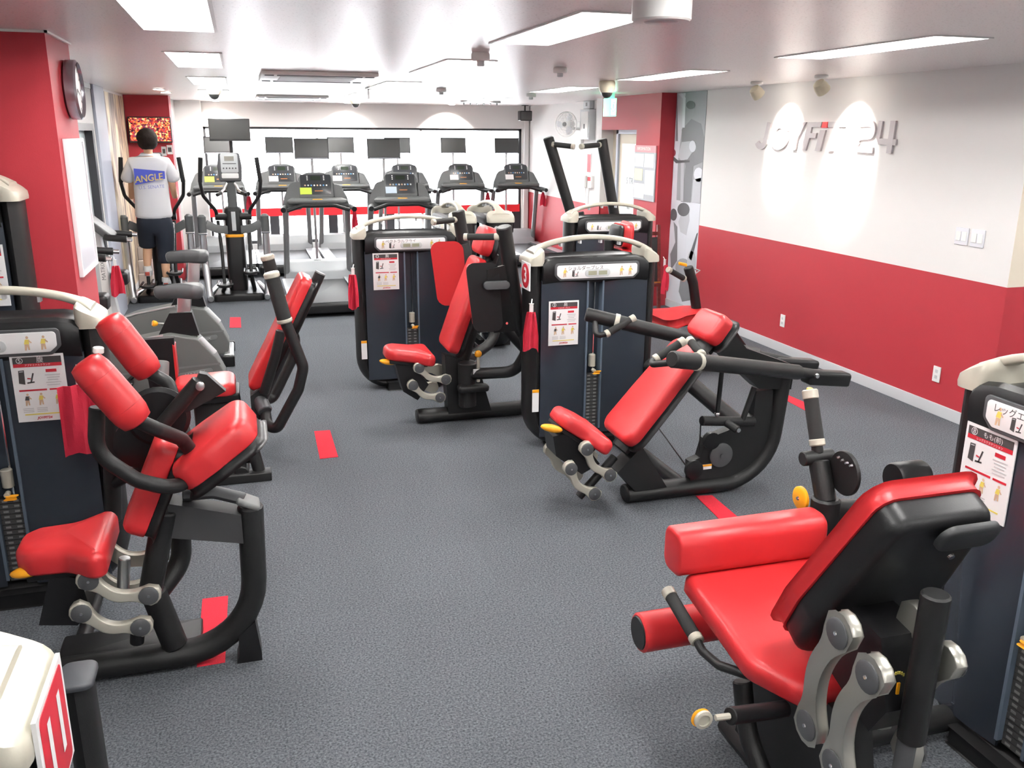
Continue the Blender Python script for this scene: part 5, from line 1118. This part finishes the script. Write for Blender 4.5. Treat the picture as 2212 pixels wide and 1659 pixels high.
letter('letter_t', [[(0, 1), (1, 1), (.97, .82), (.62, .82), (.42, 0), (.14, 0), (.34, .82), (0, .82)]], 1062, 1165)
letter('digit_two', [st([(.10, .92), (.6, .92)]+arc(.72, .72, .16, .20, 90, -90, 8)+[(.30, .50)]+arc(.24, .30, .14, .18, 100, 180, 5)+[(.10, .10), (.95, .08)], .19)], 1232, 1345)
letter('digit_four', [st([(.12, 1.0), (.08, .48), (.14, .36), (.95, .34)], .19), [(.60, 1.0), (.84, 1.0), (.80, 0), (.56, 0)]], 1355, 1478)
for y, lab in ((5.12, 'white double switch plate farther from the corner edge'), (4.975, 'white double switch plate close to the corner edge')):
    s_ = thing('switch_plate', lab, 'light switch', (XR, y, 1.32), 'switch plates on the white wall')
    M1('plate', mat('switch_white', (.74, .74, .78), .4), s_, lambda b: b.box((XR-.010, y-.06, 1.262), (XR-.0005, y+.06, 1.382), .003)); 
    for k in (-1, 1): M1('rocker', WHITE, s_, lambda b: b.box((XR-.014, y+k*.027-.022, 1.29), (XR-.010, y+k*.027+.022, 1.355), .002))
for y, lab in ((7.18, 'white wall socket on the red dado behind the shoulder press'), (5.17, 'white wall socket on the red dado near the leg extension tower')):
    s_ = thing('wall_socket', lab, 'socket', (XR, y, .30)); M1('plate', WHITE, s_, lambda b: b.box((XR-.013, y-.036, .245), (XR-.0035, y+.036, .362), .003))
    for k in (-1, 1): M1('outlet', LGREY, s_, lambda b: b.box((XR-.015, y-.013, .304+k*.022-.012), (XR-.013, y+.013, .304+k*.022+.012), .002))
# photo murals at the far end of the right wall
MGR = [mat('mural_'+str(i), (v*.96, v*.98, v*1.06), .55) for i, v in enumerate((.03, .10, .20, .32, .48, .68, .80))]
def panel(nm, lab, y0, y1, z0, z1, m):
    t = thing(nm, lab, 'mural', (XR, (y0+y1)/2, z0)); M1('sheet', m, t, lambda b: b.box((XR-.004, y0, z0), (XR-.0005, y1, z1))); return t
def mk(t, nm, pts, m, k=1, f=None):
    f = f or c4; q = [P(f(*p), x=XR-.004-.0008*k) for p in pts]; q = [V((v.x, max(8.945, min(9.64, v.y)), max(.09, min(ZC-.002, v.z)))) for v in q]
    M1(nm, m, t, lambda b: b.prism(q, (.0006, 0, 0)), smooth=False)
def ell(cx, cy, rx, ry, n=16): return [(cx+rx*math.cos(2*math.pi*i/n), cy+ry*math.sin(2*math.pi*i/n)) for i in range(n)]
t = panel('wall_mural', 'dark blue-grey photo mural of people on a cable machine', 8.94, 9.645, 1.265, ZC-.001, MGR[3])
mk(t, 'print_machine', [(1470, 110), (1640, 100), (1600, 500), (1560, 800), (1545, 1215), (1425, 1205)], MGR[5], 1)
mk(t, 'print_machine', [(1560, 105), (1600, 100), (1640, 150), (1630, 460), (1605, 460), (1612, 160)], MGR[6], 3)
mk(t, 'print_machine', [(1500, 130), (1525, 125), (1560, 600), (1535, 600)], MGR[2], 2)
mk(t, 'print_body', [(1600, 480), (1700, 370), (1800, 420), (1838, 560), (1825, 820), (1720, 860), (1690, 1240), (1590, 1230), (1640, 860), (1600, 640)], MGR[2], 2)
mk(t, 'print_head', ell(1690, 275, 48, 82), MGR[3], 3); mk(t, 'print_hair', ell(1692, 225, 46, 44), MGR[1], 4)
mk(t, 'print_arm', [(1600, 610), (1690, 600), (1740, 690), (1700, 730), (1660, 790), (1590, 800), (1560, 760)], MGR[4], 4)
mk(t, 'print_glove', ell(1712, 655, 36, 60), MGR[5], 5); mk(t, 'print_grip', [(1478, 560), (1500, 545), (1500, 690), (1480, 690)], MGR[0], 4); mk(t, 'print_hand', ell(1505, 720, 32, 42), mat('mural_red', (.22, .03, .05), .5), 5)
mk(t, 'print_bar', [(1480, 760), (1500, 760), (1560, 800), (1680, 800), (1680, 820), (1540, 830), (1490, 800)], MGR[1], 5)
mk(t, 'print_leg', ell(1775, 950, 50, 75), MGR[5], 3); mk(t, 'print_leg', [(1720, 1000), (1800, 980), (1790, 1245), (1700, 1240)], MGR[4], 3); mk(t, 'print_pole', [(1590, 810), (1625, 810), (1615, 1225), (1585, 1225)], MGR[4], 4)
t = panel('wall_mural', 'light grey photo mural of a man lifting a dumbbell', 8.94, 9.645, .09, 1.264, MGR[5])
def m2_(nm, pts, m, k): mk(t, nm, pts, m, k, w2)
m2_('print_hair', ell(208, 988, 36, 40), MGR[1], 3); m2_('print_face', [(200, 1000), (240, 990), (243, 1050), (232, 1100), (225, 1140), (190, 1120), (178, 1060)], MGR[4], 2); m2_('print_neck', [(178, 1050), (205, 1110), (225, 1140), (215, 1300), (150, 1330), (120, 1230), (150, 1120)], MGR[5], 1)
m2_('print_shirt', [(150, 1060), (172, 1090), (170, 1290), (135, 1340), (130, 1250), (160, 1180)], MGR[2], 4); m2_('print_hair', ell(150, 1018, 20, 36), MGR[1], 2); m2_('print_strap', [(95, 1015), (110, 1012), (135, 1045), (105, 1090), (96, 1085), (122, 1046)], MGR[1], 3)
m2_('print_dumbbell', [(285, 1130), (300, 1125), (255, 1290), (238, 1270)], MGR[1], 4); m2_('print_dumbbell', ell(205, 1330, 45, 55), MGR[3], 3); m2_('print_dumbbell', ell(255, 1300, 26, 70), MGR[4], 4); m2_('print_dumbbell', [(190, 1400), (250, 1380), (255, 1520), (200, 1530), (180, 1470)], MGR[2], 4)
# notice board on the red pillar, facing the room
t = thing('notice_board', 'grey notice board with pinned sheets on the red pillar', 'notice board', (XF, 10.0, 1.23))
M1('board', mat('board_grey', (.33, .33, .36), .5), t, lambda b: b.box((XF-.015, 9.70, 1.23), (XF-.0005, 10.29, 1.79))); hd = M1('header', mat('board_header', (.55, .22, .24), .5), t, lambda b: b.box((XF-.018, 9.70, 1.79), (XF-.0005, 10.29, 1.87))); text('header_lettering', 'INFORMATION', (XF-.019, 10.03, 1.83), -YA, ZA, .055, WHC, hd)
for (u0, v0, u1, v1), m in (((1128, 728, 1215, 868), WHC), ((1228, 732, 1318, 878), WHC), ((1120, 882, 1200, 1010), mat('sheet_yellow', (.78, .76, .45), .5)), ((1232, 900, 1316, 1168), BLC), ((1112, 1030, 1215, 1212), WHC)):
    a = P(c4(u0, v0), x=XF); c_ = P(c4(u1, v1), x=XF); M1('pinned_sheet', m, t, lambda b: b.box((XF-.0175, max(9.72, c_.y), max(1.25, c_.z)), (XF-.015, min(10.27, a.y), min(1.78, a.z))))
# wall fan, boxes and intercom on the far white wall
fc = P(c4(398, 425), x=XF2-.30); wn = V((-.75, -.66, .0)).normalized(); fu = wn.cross(ZA).normalized()
t = thing('wall_fan', 'white oscillating fan mounted on the far white wall', 'fan', (XF2, fc.y, fc.z-.2))
for r in (.175, .13, .085, .045): M1('grille_ring', WHITE, t, lambda b: b.tube([fc+wn*(.05*(1-(r/.18)**2))+(fu*math.cos(a*math.pi/16)+ZA*math.sin(a*math.pi/16))*r for a in range(33)], .0035 if r < .17 else .008, seg=6, cap=False))
for r in (.16, .12): M1('rear_grille_ring', WHITE, t, lambda b: b.tube([fc-wn*.03+(fu*math.cos(a*math.pi/16)+ZA*math.sin(a*math.pi/16))*r for a in range(33)], .003, seg=6, cap=False))
for k in range(16): M1('grille_wire', WHITE, t, lambda b: b.tube([fc+wn*.05+(fu*math.cos(k*math.pi/8)+ZA*math.sin(k*math.pi/8))*.03, fc+(fu*math.cos(k*math.pi/8)+ZA*math.sin(k*math.pi/8))*.175], .002, seg=5))
M1('grille_badge', MGREY, t, lambda b: b.lathe(fc+wn*.045, wn, [(.032, 0), (.03, .01), (.02, .014)], 16))
for k in range(3):
    a = k*2*math.pi/3; d = fu*math.cos(a)+ZA*math.sin(a); e = fu*-math.sin(a)+ZA*math.cos(a)
    M1('blade', mat('fan_blade', (.75, .77, .80), .3), t, lambda b: b.pad(fc+d*.03, d, e+wn*.35, wn, rpoly([(0, -.02), (.06, -.05), (.125, -.04), (.125, .05), (.05, .04)], .02), .004, .001))
M1('motor_housing', WHITE, t, lambda b: b.lathe(fc-wn*.05, -wn, [(.06, 0), (.07, .02), (.065, .10), (.03, .13)], 18))
M1('arm', WHITE, t, lambda b: b.tube([fc-wn*.12, fc-wn*.14-ZA*.06, V((XF2-.03, fc.y+.12, fc.z-.06))], .022, fil=.04)); M1('wall_base', WHITE, t, lambda b: b.box((XF2-.05, fc.y+.04, fc.z-.28), (XF2-.0005, fc.y+.20, fc.z+.04), .01))
def wallbx(nm, lab, cat, u0, v0, u1, v1, m, d=.07, x=None):
    x = x or XF2; a = P(c4(u0, v0), x=x); c_ = P(c4(u1, v1), x=x); t = thing(nm, lab, cat, (x, (a.y+c_.y)/2, c_.z)); M1('housing', m, t, lambda b: b.box((x-d, min(a.y, c_.y), c_.z), (x-.0005, max(a.y, c_.y), a.z), .006)); return t, a, c_
t, a, c_ = wallbx('control_box', 'small white control box high on the far white wall', 'control box', 625, 185, 690, 262, LGREY); M1('indicator', DGREY, t, lambda b: b.box((XF2-.073, (a.y+c_.y)/2-.03, (a.z+c_.z)/2-.02), (XF2-.07, (a.y+c_.y)/2+.03, (a.z+c_.z)/2+.03)))
t, a, c_ = wallbx('electric_panel', 'grey electric panel beside the wall fan', 'electric panel', 612, 275, 700, 585, LGREY, .1); M1('door', WHITE, t, lambda b: b.box((XF2-.104, min(a.y, c_.y)+.04, c_.z+.03), (XF2-.10, max(a.y, c_.y)-.04, a.z-.03))); M1('slot', DGREY, t, lambda b: b.box((XF2-.106, (a.y+c_.y)/2-.02, c_.z+.15), (XF2-.104, (a.y+c_.y)/2+.02, a.z-.2)))
t, a, c_ = wallbx('intercom_phone', 'white wall telephone with a coiled cord below a red notice', 'telephone', 610, 950, 690, 1090, WHITE, .05); M1('handset', WHITE, t, lambda b: b.box((XF2-.09, a.y-.16, c_.z), (XF2-.05, a.y-.08, a.z), .012)); M1('red_label', PRED, t, lambda b: b.box((XF2-.053, c_.y+.03, c_.z+.1), (XF2-.05, c_.y+.14, a.z-.02))); M1('cord', WHITE, t, lambda b: b.tube([(XF2-.06, a.y-.12, c_.z), (XF2-.06, a.y-.14, c_.z-.22), (XF2-.06, a.y-.24, c_.z-.26), (XF2-.06, a.y-.26, c_.z)], .008, fil=.05, seg=6))
t, a, c_ = wallbx('safety_notice', 'narrow red and white notice above the wall telephone', 'notice', 600, 720, 660, 940, WHC, .006); M1('notice_print', PRED, t, lambda b: b.box((XF2-.008, min(a.y, c_.y)+.02, c_.z+.02), (XF2-.006, max(a.y, c_.y)-.1, a.z-.02)))
# ceiling speaker
sp = P(c3(1702, 338), y=YB-.5); t = thing('ceiling_speaker', 'black box loudspeaker hanging in the window corner', 'loudspeaker', (sp.x, sp.y, ZC))
M1('cabinet', BLKP, t, lambda b: b.box((sp.x-.105, sp.y-.08, sp.z-.08), (sp.x+.105, sp.y+.08, sp.z+.08), .015)); M1('grille', TVB, t, lambda b: b.box((sp.x-.09, sp.y-.083, sp.z-.065), (sp.x+.09, sp.y-.08, sp.z+.065), .001)); M1('bracket', BLK, t, lambda b: b.cyl((sp.x, sp.y, sp.z+.08), (sp.x, sp.y, ZC-.0005), .012, seg=8)); M1('ceiling_plate', BLK, t, lambda b: b.box((sp.x-.05, sp.y-.04, ZC-.01), (sp.x+.05, sp.y+.04, ZC-.0005)))
# pillar: clock and white board
ck = V((-.84, 5.36, 2.205)); t = thing('wall_clock', 'round silver-rimmed wall clock on the red pillar', 'clock', (-.84, 5.36, 2.06))
M1('rim', mat('clock_rim', (.35, .33, .37), .25, metal=.8), t, lambda b: b.lathe(ck+V((.0005, 0, 0)), XA, [(.13, 0), (.15, .01), (.15, .055), (.138, .065), (.132, .055), (.13, .045)], 40)); M1('face', WHITE, t, lambda b: b.lathe(ck+V((.046, 0, 0)), XA, [(.131, 0), (.131, .003)], 40))
for k in range(12): a = k*math.pi/6; d = YA*math.sin(a)+ZA*math.cos(a); M1('hour_mark', PGRY, t, lambda b: b.obox(ck+V((.0495, 0, 0))+d*.112, (XA, d, XA.cross(d)), (.0006, .009, .003)))
for L_, a, w_ in ((.065, 1.9, .004), (.10, 4.1, .003)): d = YA*math.sin(a)+ZA*math.cos(a); M1('hand', PGRY, t, lambda b: b.obox(ck+V((.051, 0, 0))+d*L_*.45, (XA, d, XA.cross(d)), (.0006, L_*.55, w_)))
t = thing('white_board', 'tall white board with aluminium frame on the red pillar', 'white board', (-.84, 5.29, 1.27)); M1('surface', mat('board_white', (.72, .73, .80), .22), t, lambda b: b.box((-.8395, 5.04, 1.28), (-.825, 5.55, 1.945)))
for a, c_ in (((5.03, 1.265), (5.56, 1.285)), ((5.03, 1.94), (5.56, 1.96)), ((5.03, 1.27), (5.048, 1.955)), ((5.542, 1.27), (5.56, 1.955))): M1('frame', mat('board_frame', (.78, .78, .80), .4), t, lambda b: b.box((-.8395, a[0], a[1]), (-.818, c_[0], c_[1]), .002))
# left mural, television on the red wall, notices
def streaks():
    m = bpy.data.materials.new('cream_brown_photo'); m.use_nodes = True; n, l = nodes(m); b = n['Principled BSDF']; b.inputs['Roughness'].default_value = .5
    tc = n.new('ShaderNodeTexCoord'); mp = n.new('ShaderNodeMapping'); mp.inputs['Scale'].default_value = (1, 2.4, .55); tx = n.new('ShaderNodeTexNoise'); tx.inputs['Scale'].default_value = 2.2; tx.inputs['Detail'].default_value = 4; tx.inputs['Distortion'].default_value = .8
    r = n.new('ShaderNodeValToRGB'); e = r.color_ramp.elements; e[0].position = .36; e[0].color = (.10, .07, .055, 1); e[1].position = .60; e[1].color = (.78, .68, .50, 1); x = e.new(.47); x.color = (.38, .30, .24, 1); y = e.new(.52); y.color = (.72, .60, .42, 1)
    l.new(tc.outputs['Object'], mp.inputs[0]); l.new(mp.outputs[0], tx.inputs['Vector']); l.new(tx.outputs['Fac'], r.inputs[0]); l.new(r.outputs[0], b.inputs['Base Color']); return m
t = thing('wall_mural', 'cream and brown photo mural beside the person on the left wall', 'mural', (XL, 12.1, .1)); M1('sheet', streaks(), t, lambda b: b.box((XL+.0005, 11.08, .1), (XL+.006, 13.08, ZC-.03)))
def tvpic():
    m = bpy.data.materials.new('tv_picture'); m.use_nodes = True; n, l = nodes(m); b = n['Principled BSDF']; b.inputs['Roughness'].default_value = .2
    tc = n.new('ShaderNodeTexCoord'); tx = n.new('ShaderNodeTexVoronoi'); tx.inputs['Scale'].default_value = 55; r = n.new('ShaderNodeValToRGB'); sp_ = n.new('ShaderNodeSeparateColor'); l.new(tc.outputs['Object'], tx.inputs['Vector']); l.new(tx.outputs['Color'], sp_.inputs[0])
    e = r.color_ramp.elements; e[0].color = (.02, .01, .02, 1); e[1].color = (.9, .55, .25, 1); e[1].position = .95
    for p_, c_ in ((.25, (.25, .02, .03, 1)), (.45, (.75, .06, .03, 1)), (.6, (.12, .03, .10, 1)), (.75, (.85, .22, .03, 1))): q_ = e.new(p_); q_.color = c_
    l.new(sp_.outputs[0], r.inputs[0]); l.new(r.outputs[0], b.inputs['Base Color']); l.new(r.outputs[0], b.inputs['Emission Color']); b.inputs['Emission Strength'].default_value = .35; return m
t = thing('wall_television', 'television with a bright red crowd picture on the red wall', 'television', (-1.1, 13.1, 1.85)); M1('case', TVF, t, lambda b: b.box((-1.365, 13.0, 1.85), (-.83, 13.05, 2.18), .008)); M1('screen', tvpic(), t, lambda b: b.box((-1.35, 12.997, 1.87), (-.845, 13.0, 2.165))); M1('wall_mount', BLK, t, lambda b: b.box((-1.2, 13.05, 1.95), (-1.0, 13.0995, 2.1)))
for x0, x1, z0, z1, m, lab in ((-.99, -.93, 1.68, 1.80, PLGR, 'small framed notice under the red-wall television'), (-.92, -.85, 1.70, 1.82, WHC, 'white sheet under the red-wall television corner')):
    t = thing('wall_notice', lab, 'notice', (x0, 13.1, z0)); M1('sheet', m, t, lambda b: b.box((x0, 13.09, z0), (x1, 13.0995, z1))); M1('print', PGRY, t, lambda b: b.box((x0+.012, 13.0885, z0+.03), (x1-.012, 13.09, z1-.03)))
# stacked steps in the corner behind the person
t = thing('step_stack', 'pale stacked step boxes against the red television wall', 'steps', (-1.33, 12.8, 0))
for k in range(4): M1('step', mat('step_beige', (.55, .48, .44), .6), t, lambda b: b.box((-1.395, 12.62+.09*k, .001+.17*k), (-1.22, 13.08, .168+.17*k), .01))
# folding easel by the mural
ea = P(e3(315, 610), z=0); t = thing('easel', 'brown wooden easel standing before the grey murals', 'easel', (4.45, ea.y, 0))
ex = min(ea.x, 4.6); ey = ea.y
for s in (-1, 1): M1('front_leg', BROWN, t, lambda b: b.obox((ex-.2+s*.17, ey+.06, .50), (XA, V((0, 1, -.12)), V((0, .12, 1))), (.018, .016, .50)))
M1('rear_leg', BROWN, t, lambda b: b.obox((ex-.2, ey+.28, .46), (XA, V((0, 1, .35)), V((0, -.35, 1))), (.016, .014, .48))); M1('ledge', BROWN, t, lambda b: b.box((ex-.39, ey-.0, .30), (ex-.01, ey+.07, .33))); M1('brass_rail', mat('brass', (.6, .42, .12), .3, metal=.9), t, lambda b: b.box((ex-.37, ey-.012, .345), (ex-.03, ey-.0, .36))); M1('top_rail', BROWN, t, lambda b: b.box((ex-.37, ey+.09, .88), (ex-.03, ey+.12, .92))); M1('board', mat('board_black', (.03, .03, .03), .6), t, lambda b: b.obox((ex-.2, ey+.07, .60), (XA, V((0, 1, -.12)), V((0, .12, 1))), (.15, .006, .26)))
# ------------------------------------------------------------------ person on the cross trainer
def skin(name, verts, edges, m, parent, base, sub=2, root=0):
    me = bpy.data.meshes.new(name); me.from_pydata([tuple(V(v[:3])-base) for v in verts], edges, [])
    o = bpy.data.objects.new(name, me); COL.objects.link(o)
    md = o.modifiers.new('skin', 'SKIN'); md.use_smooth_shade = True
    for i, v in enumerate(verts):
        sv = me.skin_vertices[0].data[i]; r = v[3]; sv.radius = r if isinstance(r, tuple) else (r, r); sv.use_root = (i == root)
    sd = o.modifiers.new('sub', 'SUBSURF'); sd.levels = sub; sd.render_levels = sub
    dg = bpy.context.evaluated_depsgraph_get(); nm = bpy.data.meshes.new_from_object(o.evaluated_get(dg)); bpy.data.objects.remove(o)
    nm.materials.clear(); nm.materials.append(m); nm.name = name
    nm.polygons.foreach_set('use_smooth', [True]*len(nm.polygons))
    ob = bpy.data.objects.new(name, nm); COL.objects.link(ob); ob.parent = parent; OR[ob.name] = base; return ob
PX, PY = -1.015, 11.40
base = V((PX, PY, .21))
PE = thing('person', 'person in a white T-shirt and dark shorts exercising on a cross trainer, seen from behind', 'person', base)
def w_(x, y, z, r): return (PX+x, PY+y, z, r)
# one continuous body: pelvis, spine, head, arms, legs
bv = [w_(0, .0, 1.06, (.125, .10)), w_(0, .0, 1.22, (.115, .085)), w_(0, .02, 1.42, (.13, .09)), w_(0, .03, 1.62, (.10, .075)), w_(0, .035, 1.74, .05), w_(.005, .05, 1.80, .052), w_(.005, .05, 1.87, (.082, .095)), w_(.005, .045, 1.955, (.075, .088)),
      w_(-.185, .03, 1.655, .052), w_(-.215, .04, 1.36, .042), w_(-.25, .22, 1.24, .034), w_(-.255, .27, 1.235, .027),
      w_(.19, .03, 1.655, .052), w_(.235, .04, 1.36, .042), w_(.235, .22, 1.24, .034), w_(.24, .27, 1.235, .027),
      w_(-.10, .02, .98, .085), w_(-.115, .13, .70, .060), w_(-.13, .05, .50, .054), w_(-.135, -.0, .44, .038), w_(-.135, .0, .385, .034), w_(-.135, .10, .37, .03),
      w_(.09, .0, .96, .085), w_(.075, .06, .60, .062), w_(.07, .03, .42, .055), w_(.062, .0, .30, .037), w_(.06, .0, .245, .034), w_(.06, .10, .23, .03)]
be = [(0, 1), (1, 2), (2, 3), (3, 4), (4, 5), (5, 6), (6, 7), (3, 8), (8, 9), (9, 10), (10, 11), (3, 12), (12, 13), (13, 14), (14, 15), (0, 16), (16, 17), (17, 18), (18, 19), (19, 20), (20, 21), (0, 22), (22, 23), (23, 24), (24, 25), (25, 26), (26, 27)]
body = skin('body', bv, be, SKIN, PE, base)
# hands closed on the moving handles: palm, four fingers, thumb
for s, hx in ((-1, -.255), (1, .24)):
    pv = [w_(hx, .27, 1.235, .024), w_(hx, .315, 1.24, (.032, .022)), w_(hx, .345, 1.245, (.034, .020))]; pe = [(0, 1), (1, 2)]
    for k in range(4):
        i = len(pv); y0 = .35; dz = .026-.018*k
        pv += [w_(hx-s*.004, y0, 1.245+dz, .009), w_(hx-s*.012, y0+.032-.002*k, 1.245+dz, .0088), w_(hx-s*.036, y0+.034-.003*k, 1.243+dz, .0082), w_(hx-s*.040, y0+.012, 1.243+dz, .0075)]; pe += [(2, i), (i, i+1), (i+1, i+2), (i+2, i+3)]
    i = len(pv); pv += [w_(hx-s*.022, .305, 1.262, .011), w_(hx-s*.040, .33, 1.275, .010), w_(hx-s*.045, .358, 1.272, .009)]; pe += [(1, i), (i, i+1), (i+1, i+2)]
    skin('hand', pv, pe, SKIN, PE, base, sub=1)
# T-shirt with sleeves
sv_ = [w_(0, .0, .985, (.235, .155)), w_(0, .0, 1.06, (.225, .15)), w_(0, .0, 1.22, (.21, .14)), w_(0, .015, 1.42, (.21, .13)), w_(0, .03, 1.60, (.185, .115)), w_(0, .035, 1.71, (.10, .085)), w_(0, .035, 1.755, (.075, .07)), w_(-.18, .03, 1.635, .085), w_(-.24, .035, 1.50, .085), w_(-.265, .04, 1.41, .09), w_(.185, .03, 1.635, .085), w_(.245, .035, 1.50, .085), w_(.27, .04, 1.41, .09)]
sh = skin('t_shirt', sv_, [(0, 1), (1, 2), (2, 3), (3, 4), (4, 5), (5, 6), (4, 7), (7, 8), (8, 9), (4, 10), (10, 11), (11, 12)], SHIRT, PE, base)
pv_ = [w_(0, .0, 1.12, (.185, .125)), w_(0, .0, 1.0, (.19, .13)), w_(-.105, .03, .90, .125), w_(-.115, .12, .70, .11), w_(-.117, .13, .645, .108), w_(.105, .0, .88, .125), w_(.085, .06, .62, .108), w_(.08, .055, .50, .10), w_(.08, .05, .45, .098)]
sho = skin('shorts', pv_, [(0, 1), (1, 2), (2, 3), (3, 4), (1, 5), (5, 6), (6, 7), (7, 8)], SHORT, PE, base)
M1('side_stripe', mat('stripe_print', (.7, .7, .7), .8, var=.6, vscale=60), sho, lambda b: b.tube([w_(.205, .0, .95, 0)[:3], w_(.20, .02, .85, 0)[:3], w_(.172, .055, .62, 0)[:3], w_(.162, .05, .47, 0)[:3]], .014, fil=.1, seg=8), base=base)
# hair cap with ragged edge
def hair(b):
    rnd = random.Random(4); c = V((PX+.005, PY+.035, 1.905)); R = 14; K = 26; vs = []; fs = []
    for j in range(R+1):
        a = math.pi*(.02+.80*j/R)
        for k in range(K):
            th = 2*math.pi*k/K; front = max(0, math.sin(th)); aa = a*(1-.45*front); q = 1+rnd.uniform(-.07, .09)
            vs.append(c+V((.112*math.sin(aa)*math.cos(th)*q, .125*math.sin(aa)*math.sin(th)*q, .130*math.cos(aa)*(1+rnd.uniform(-.02, .03)))))
    for j in range(R):
        for k in range(K): fs.append((j*K+k, j*K+(k+1) % K, (j+1)*K+(k+1) % K, (j+1)*K+k))
    fs += [tuple(range(K)), tuple(reversed(range(R*K, (R+1)*K)))]
    b.add(vs, fs)
M1('hair', HAIR, PE, hair, ang=180, base=base)
for s in (-1, 1): M1('ear', SKIN, PE, lambda b: b.sphere(w_(.005+s*.09, .05, 1.865, 0)[:3], .014, .022, .032), base=base)
M1('nose', SKIN, PE, lambda b: b.sphere(w_(.005, .150, 1.86, 0)[:3], .014, .022, .022), base=base); M1('mouth', mat('lips', (.45, .16, .13), .5), PE, lambda b: b.sphere(w_(.005, .138, 1.815, 0)[:3], .022, .008, .007), base=base)
for s in (-1, 1): M1('eye', PGRY, PE, lambda b: b.sphere(w_(.005+s*.033, .134, 1.89, 0)[:3], .012, .008, .007), base=base)
for x, y, z in ((-.135, .03, .36), (.06, .03, .22)):
    so = M1('shoe', LGREY, PE, lambda b: b.pad(V((PX+x, PY+y, z-.03)), XA, YA, ZA, rpoly([(-.035, -.085), (.035, -.085), (.048, .08), (.035, .18), (-.03, .18), (-.046, .08)], .03), .075, .035), ang=60, base=base)
    M1('shoe_collar', WHITE, so, lambda b: b.lathe(V((PX+x, PY+y-.03, z+.03)), ZA, [(.05, 0), (.046, .05), (.038, .055)], 14), base=base); M1('shoe_heel', mat('shoe_red', (.35, .05, .03), .6), so, lambda b: b.box((PX+x-.025, PY+y-.09, z-.025), (PX+x+.025, PY+y-.08, z+.02), .004), base=base)
# back print wrapped on the shirt
def onback(x, z): return V((PX+x, PY-.158+.35*x*x+(.05*max(0, z-1.42)), z))
bp = M1('back_print', mat('print_blue', (.09, .12, .62), .7), sh, lambda b: b.add([onback(x, z0+(z1-z0)*q) for x, z0, z1 in [(-.155+.033*i, 1.40+.0068*i, 1.585-.0032*i) for i in range(11)] for q in (0, .5, 1)], [(i*3+j, (i+1)*3+j, (i+1)*3+j+1, i*3+j+1) for i in range(10) for j in range(2)]), base=base)
def wrap(ob):
    for v in ob.data.vertices:
        c = v.co+base; x = c.x-PX; v.co = V((c.x, PY-.170+.35*x*x+(.05*max(0, c.z-1.42)), c.z))-base
wrap(text('print_lettering', 'ANGLE', (PX-.0, PY, 1.475), XA+ZA*.12, ZA, .105, mat('print_gold', (.72, .55, .22), .6), sh, bold=.002, sx=.92, base=base))
wrap(text('print_small_lettering', 'U.S. SENATE', (PX+.02, PY, 1.375), XA+ZA*.06, ZA, .052, mat('print_lilac', (.30, .32, .62), .7), sh, base=base))
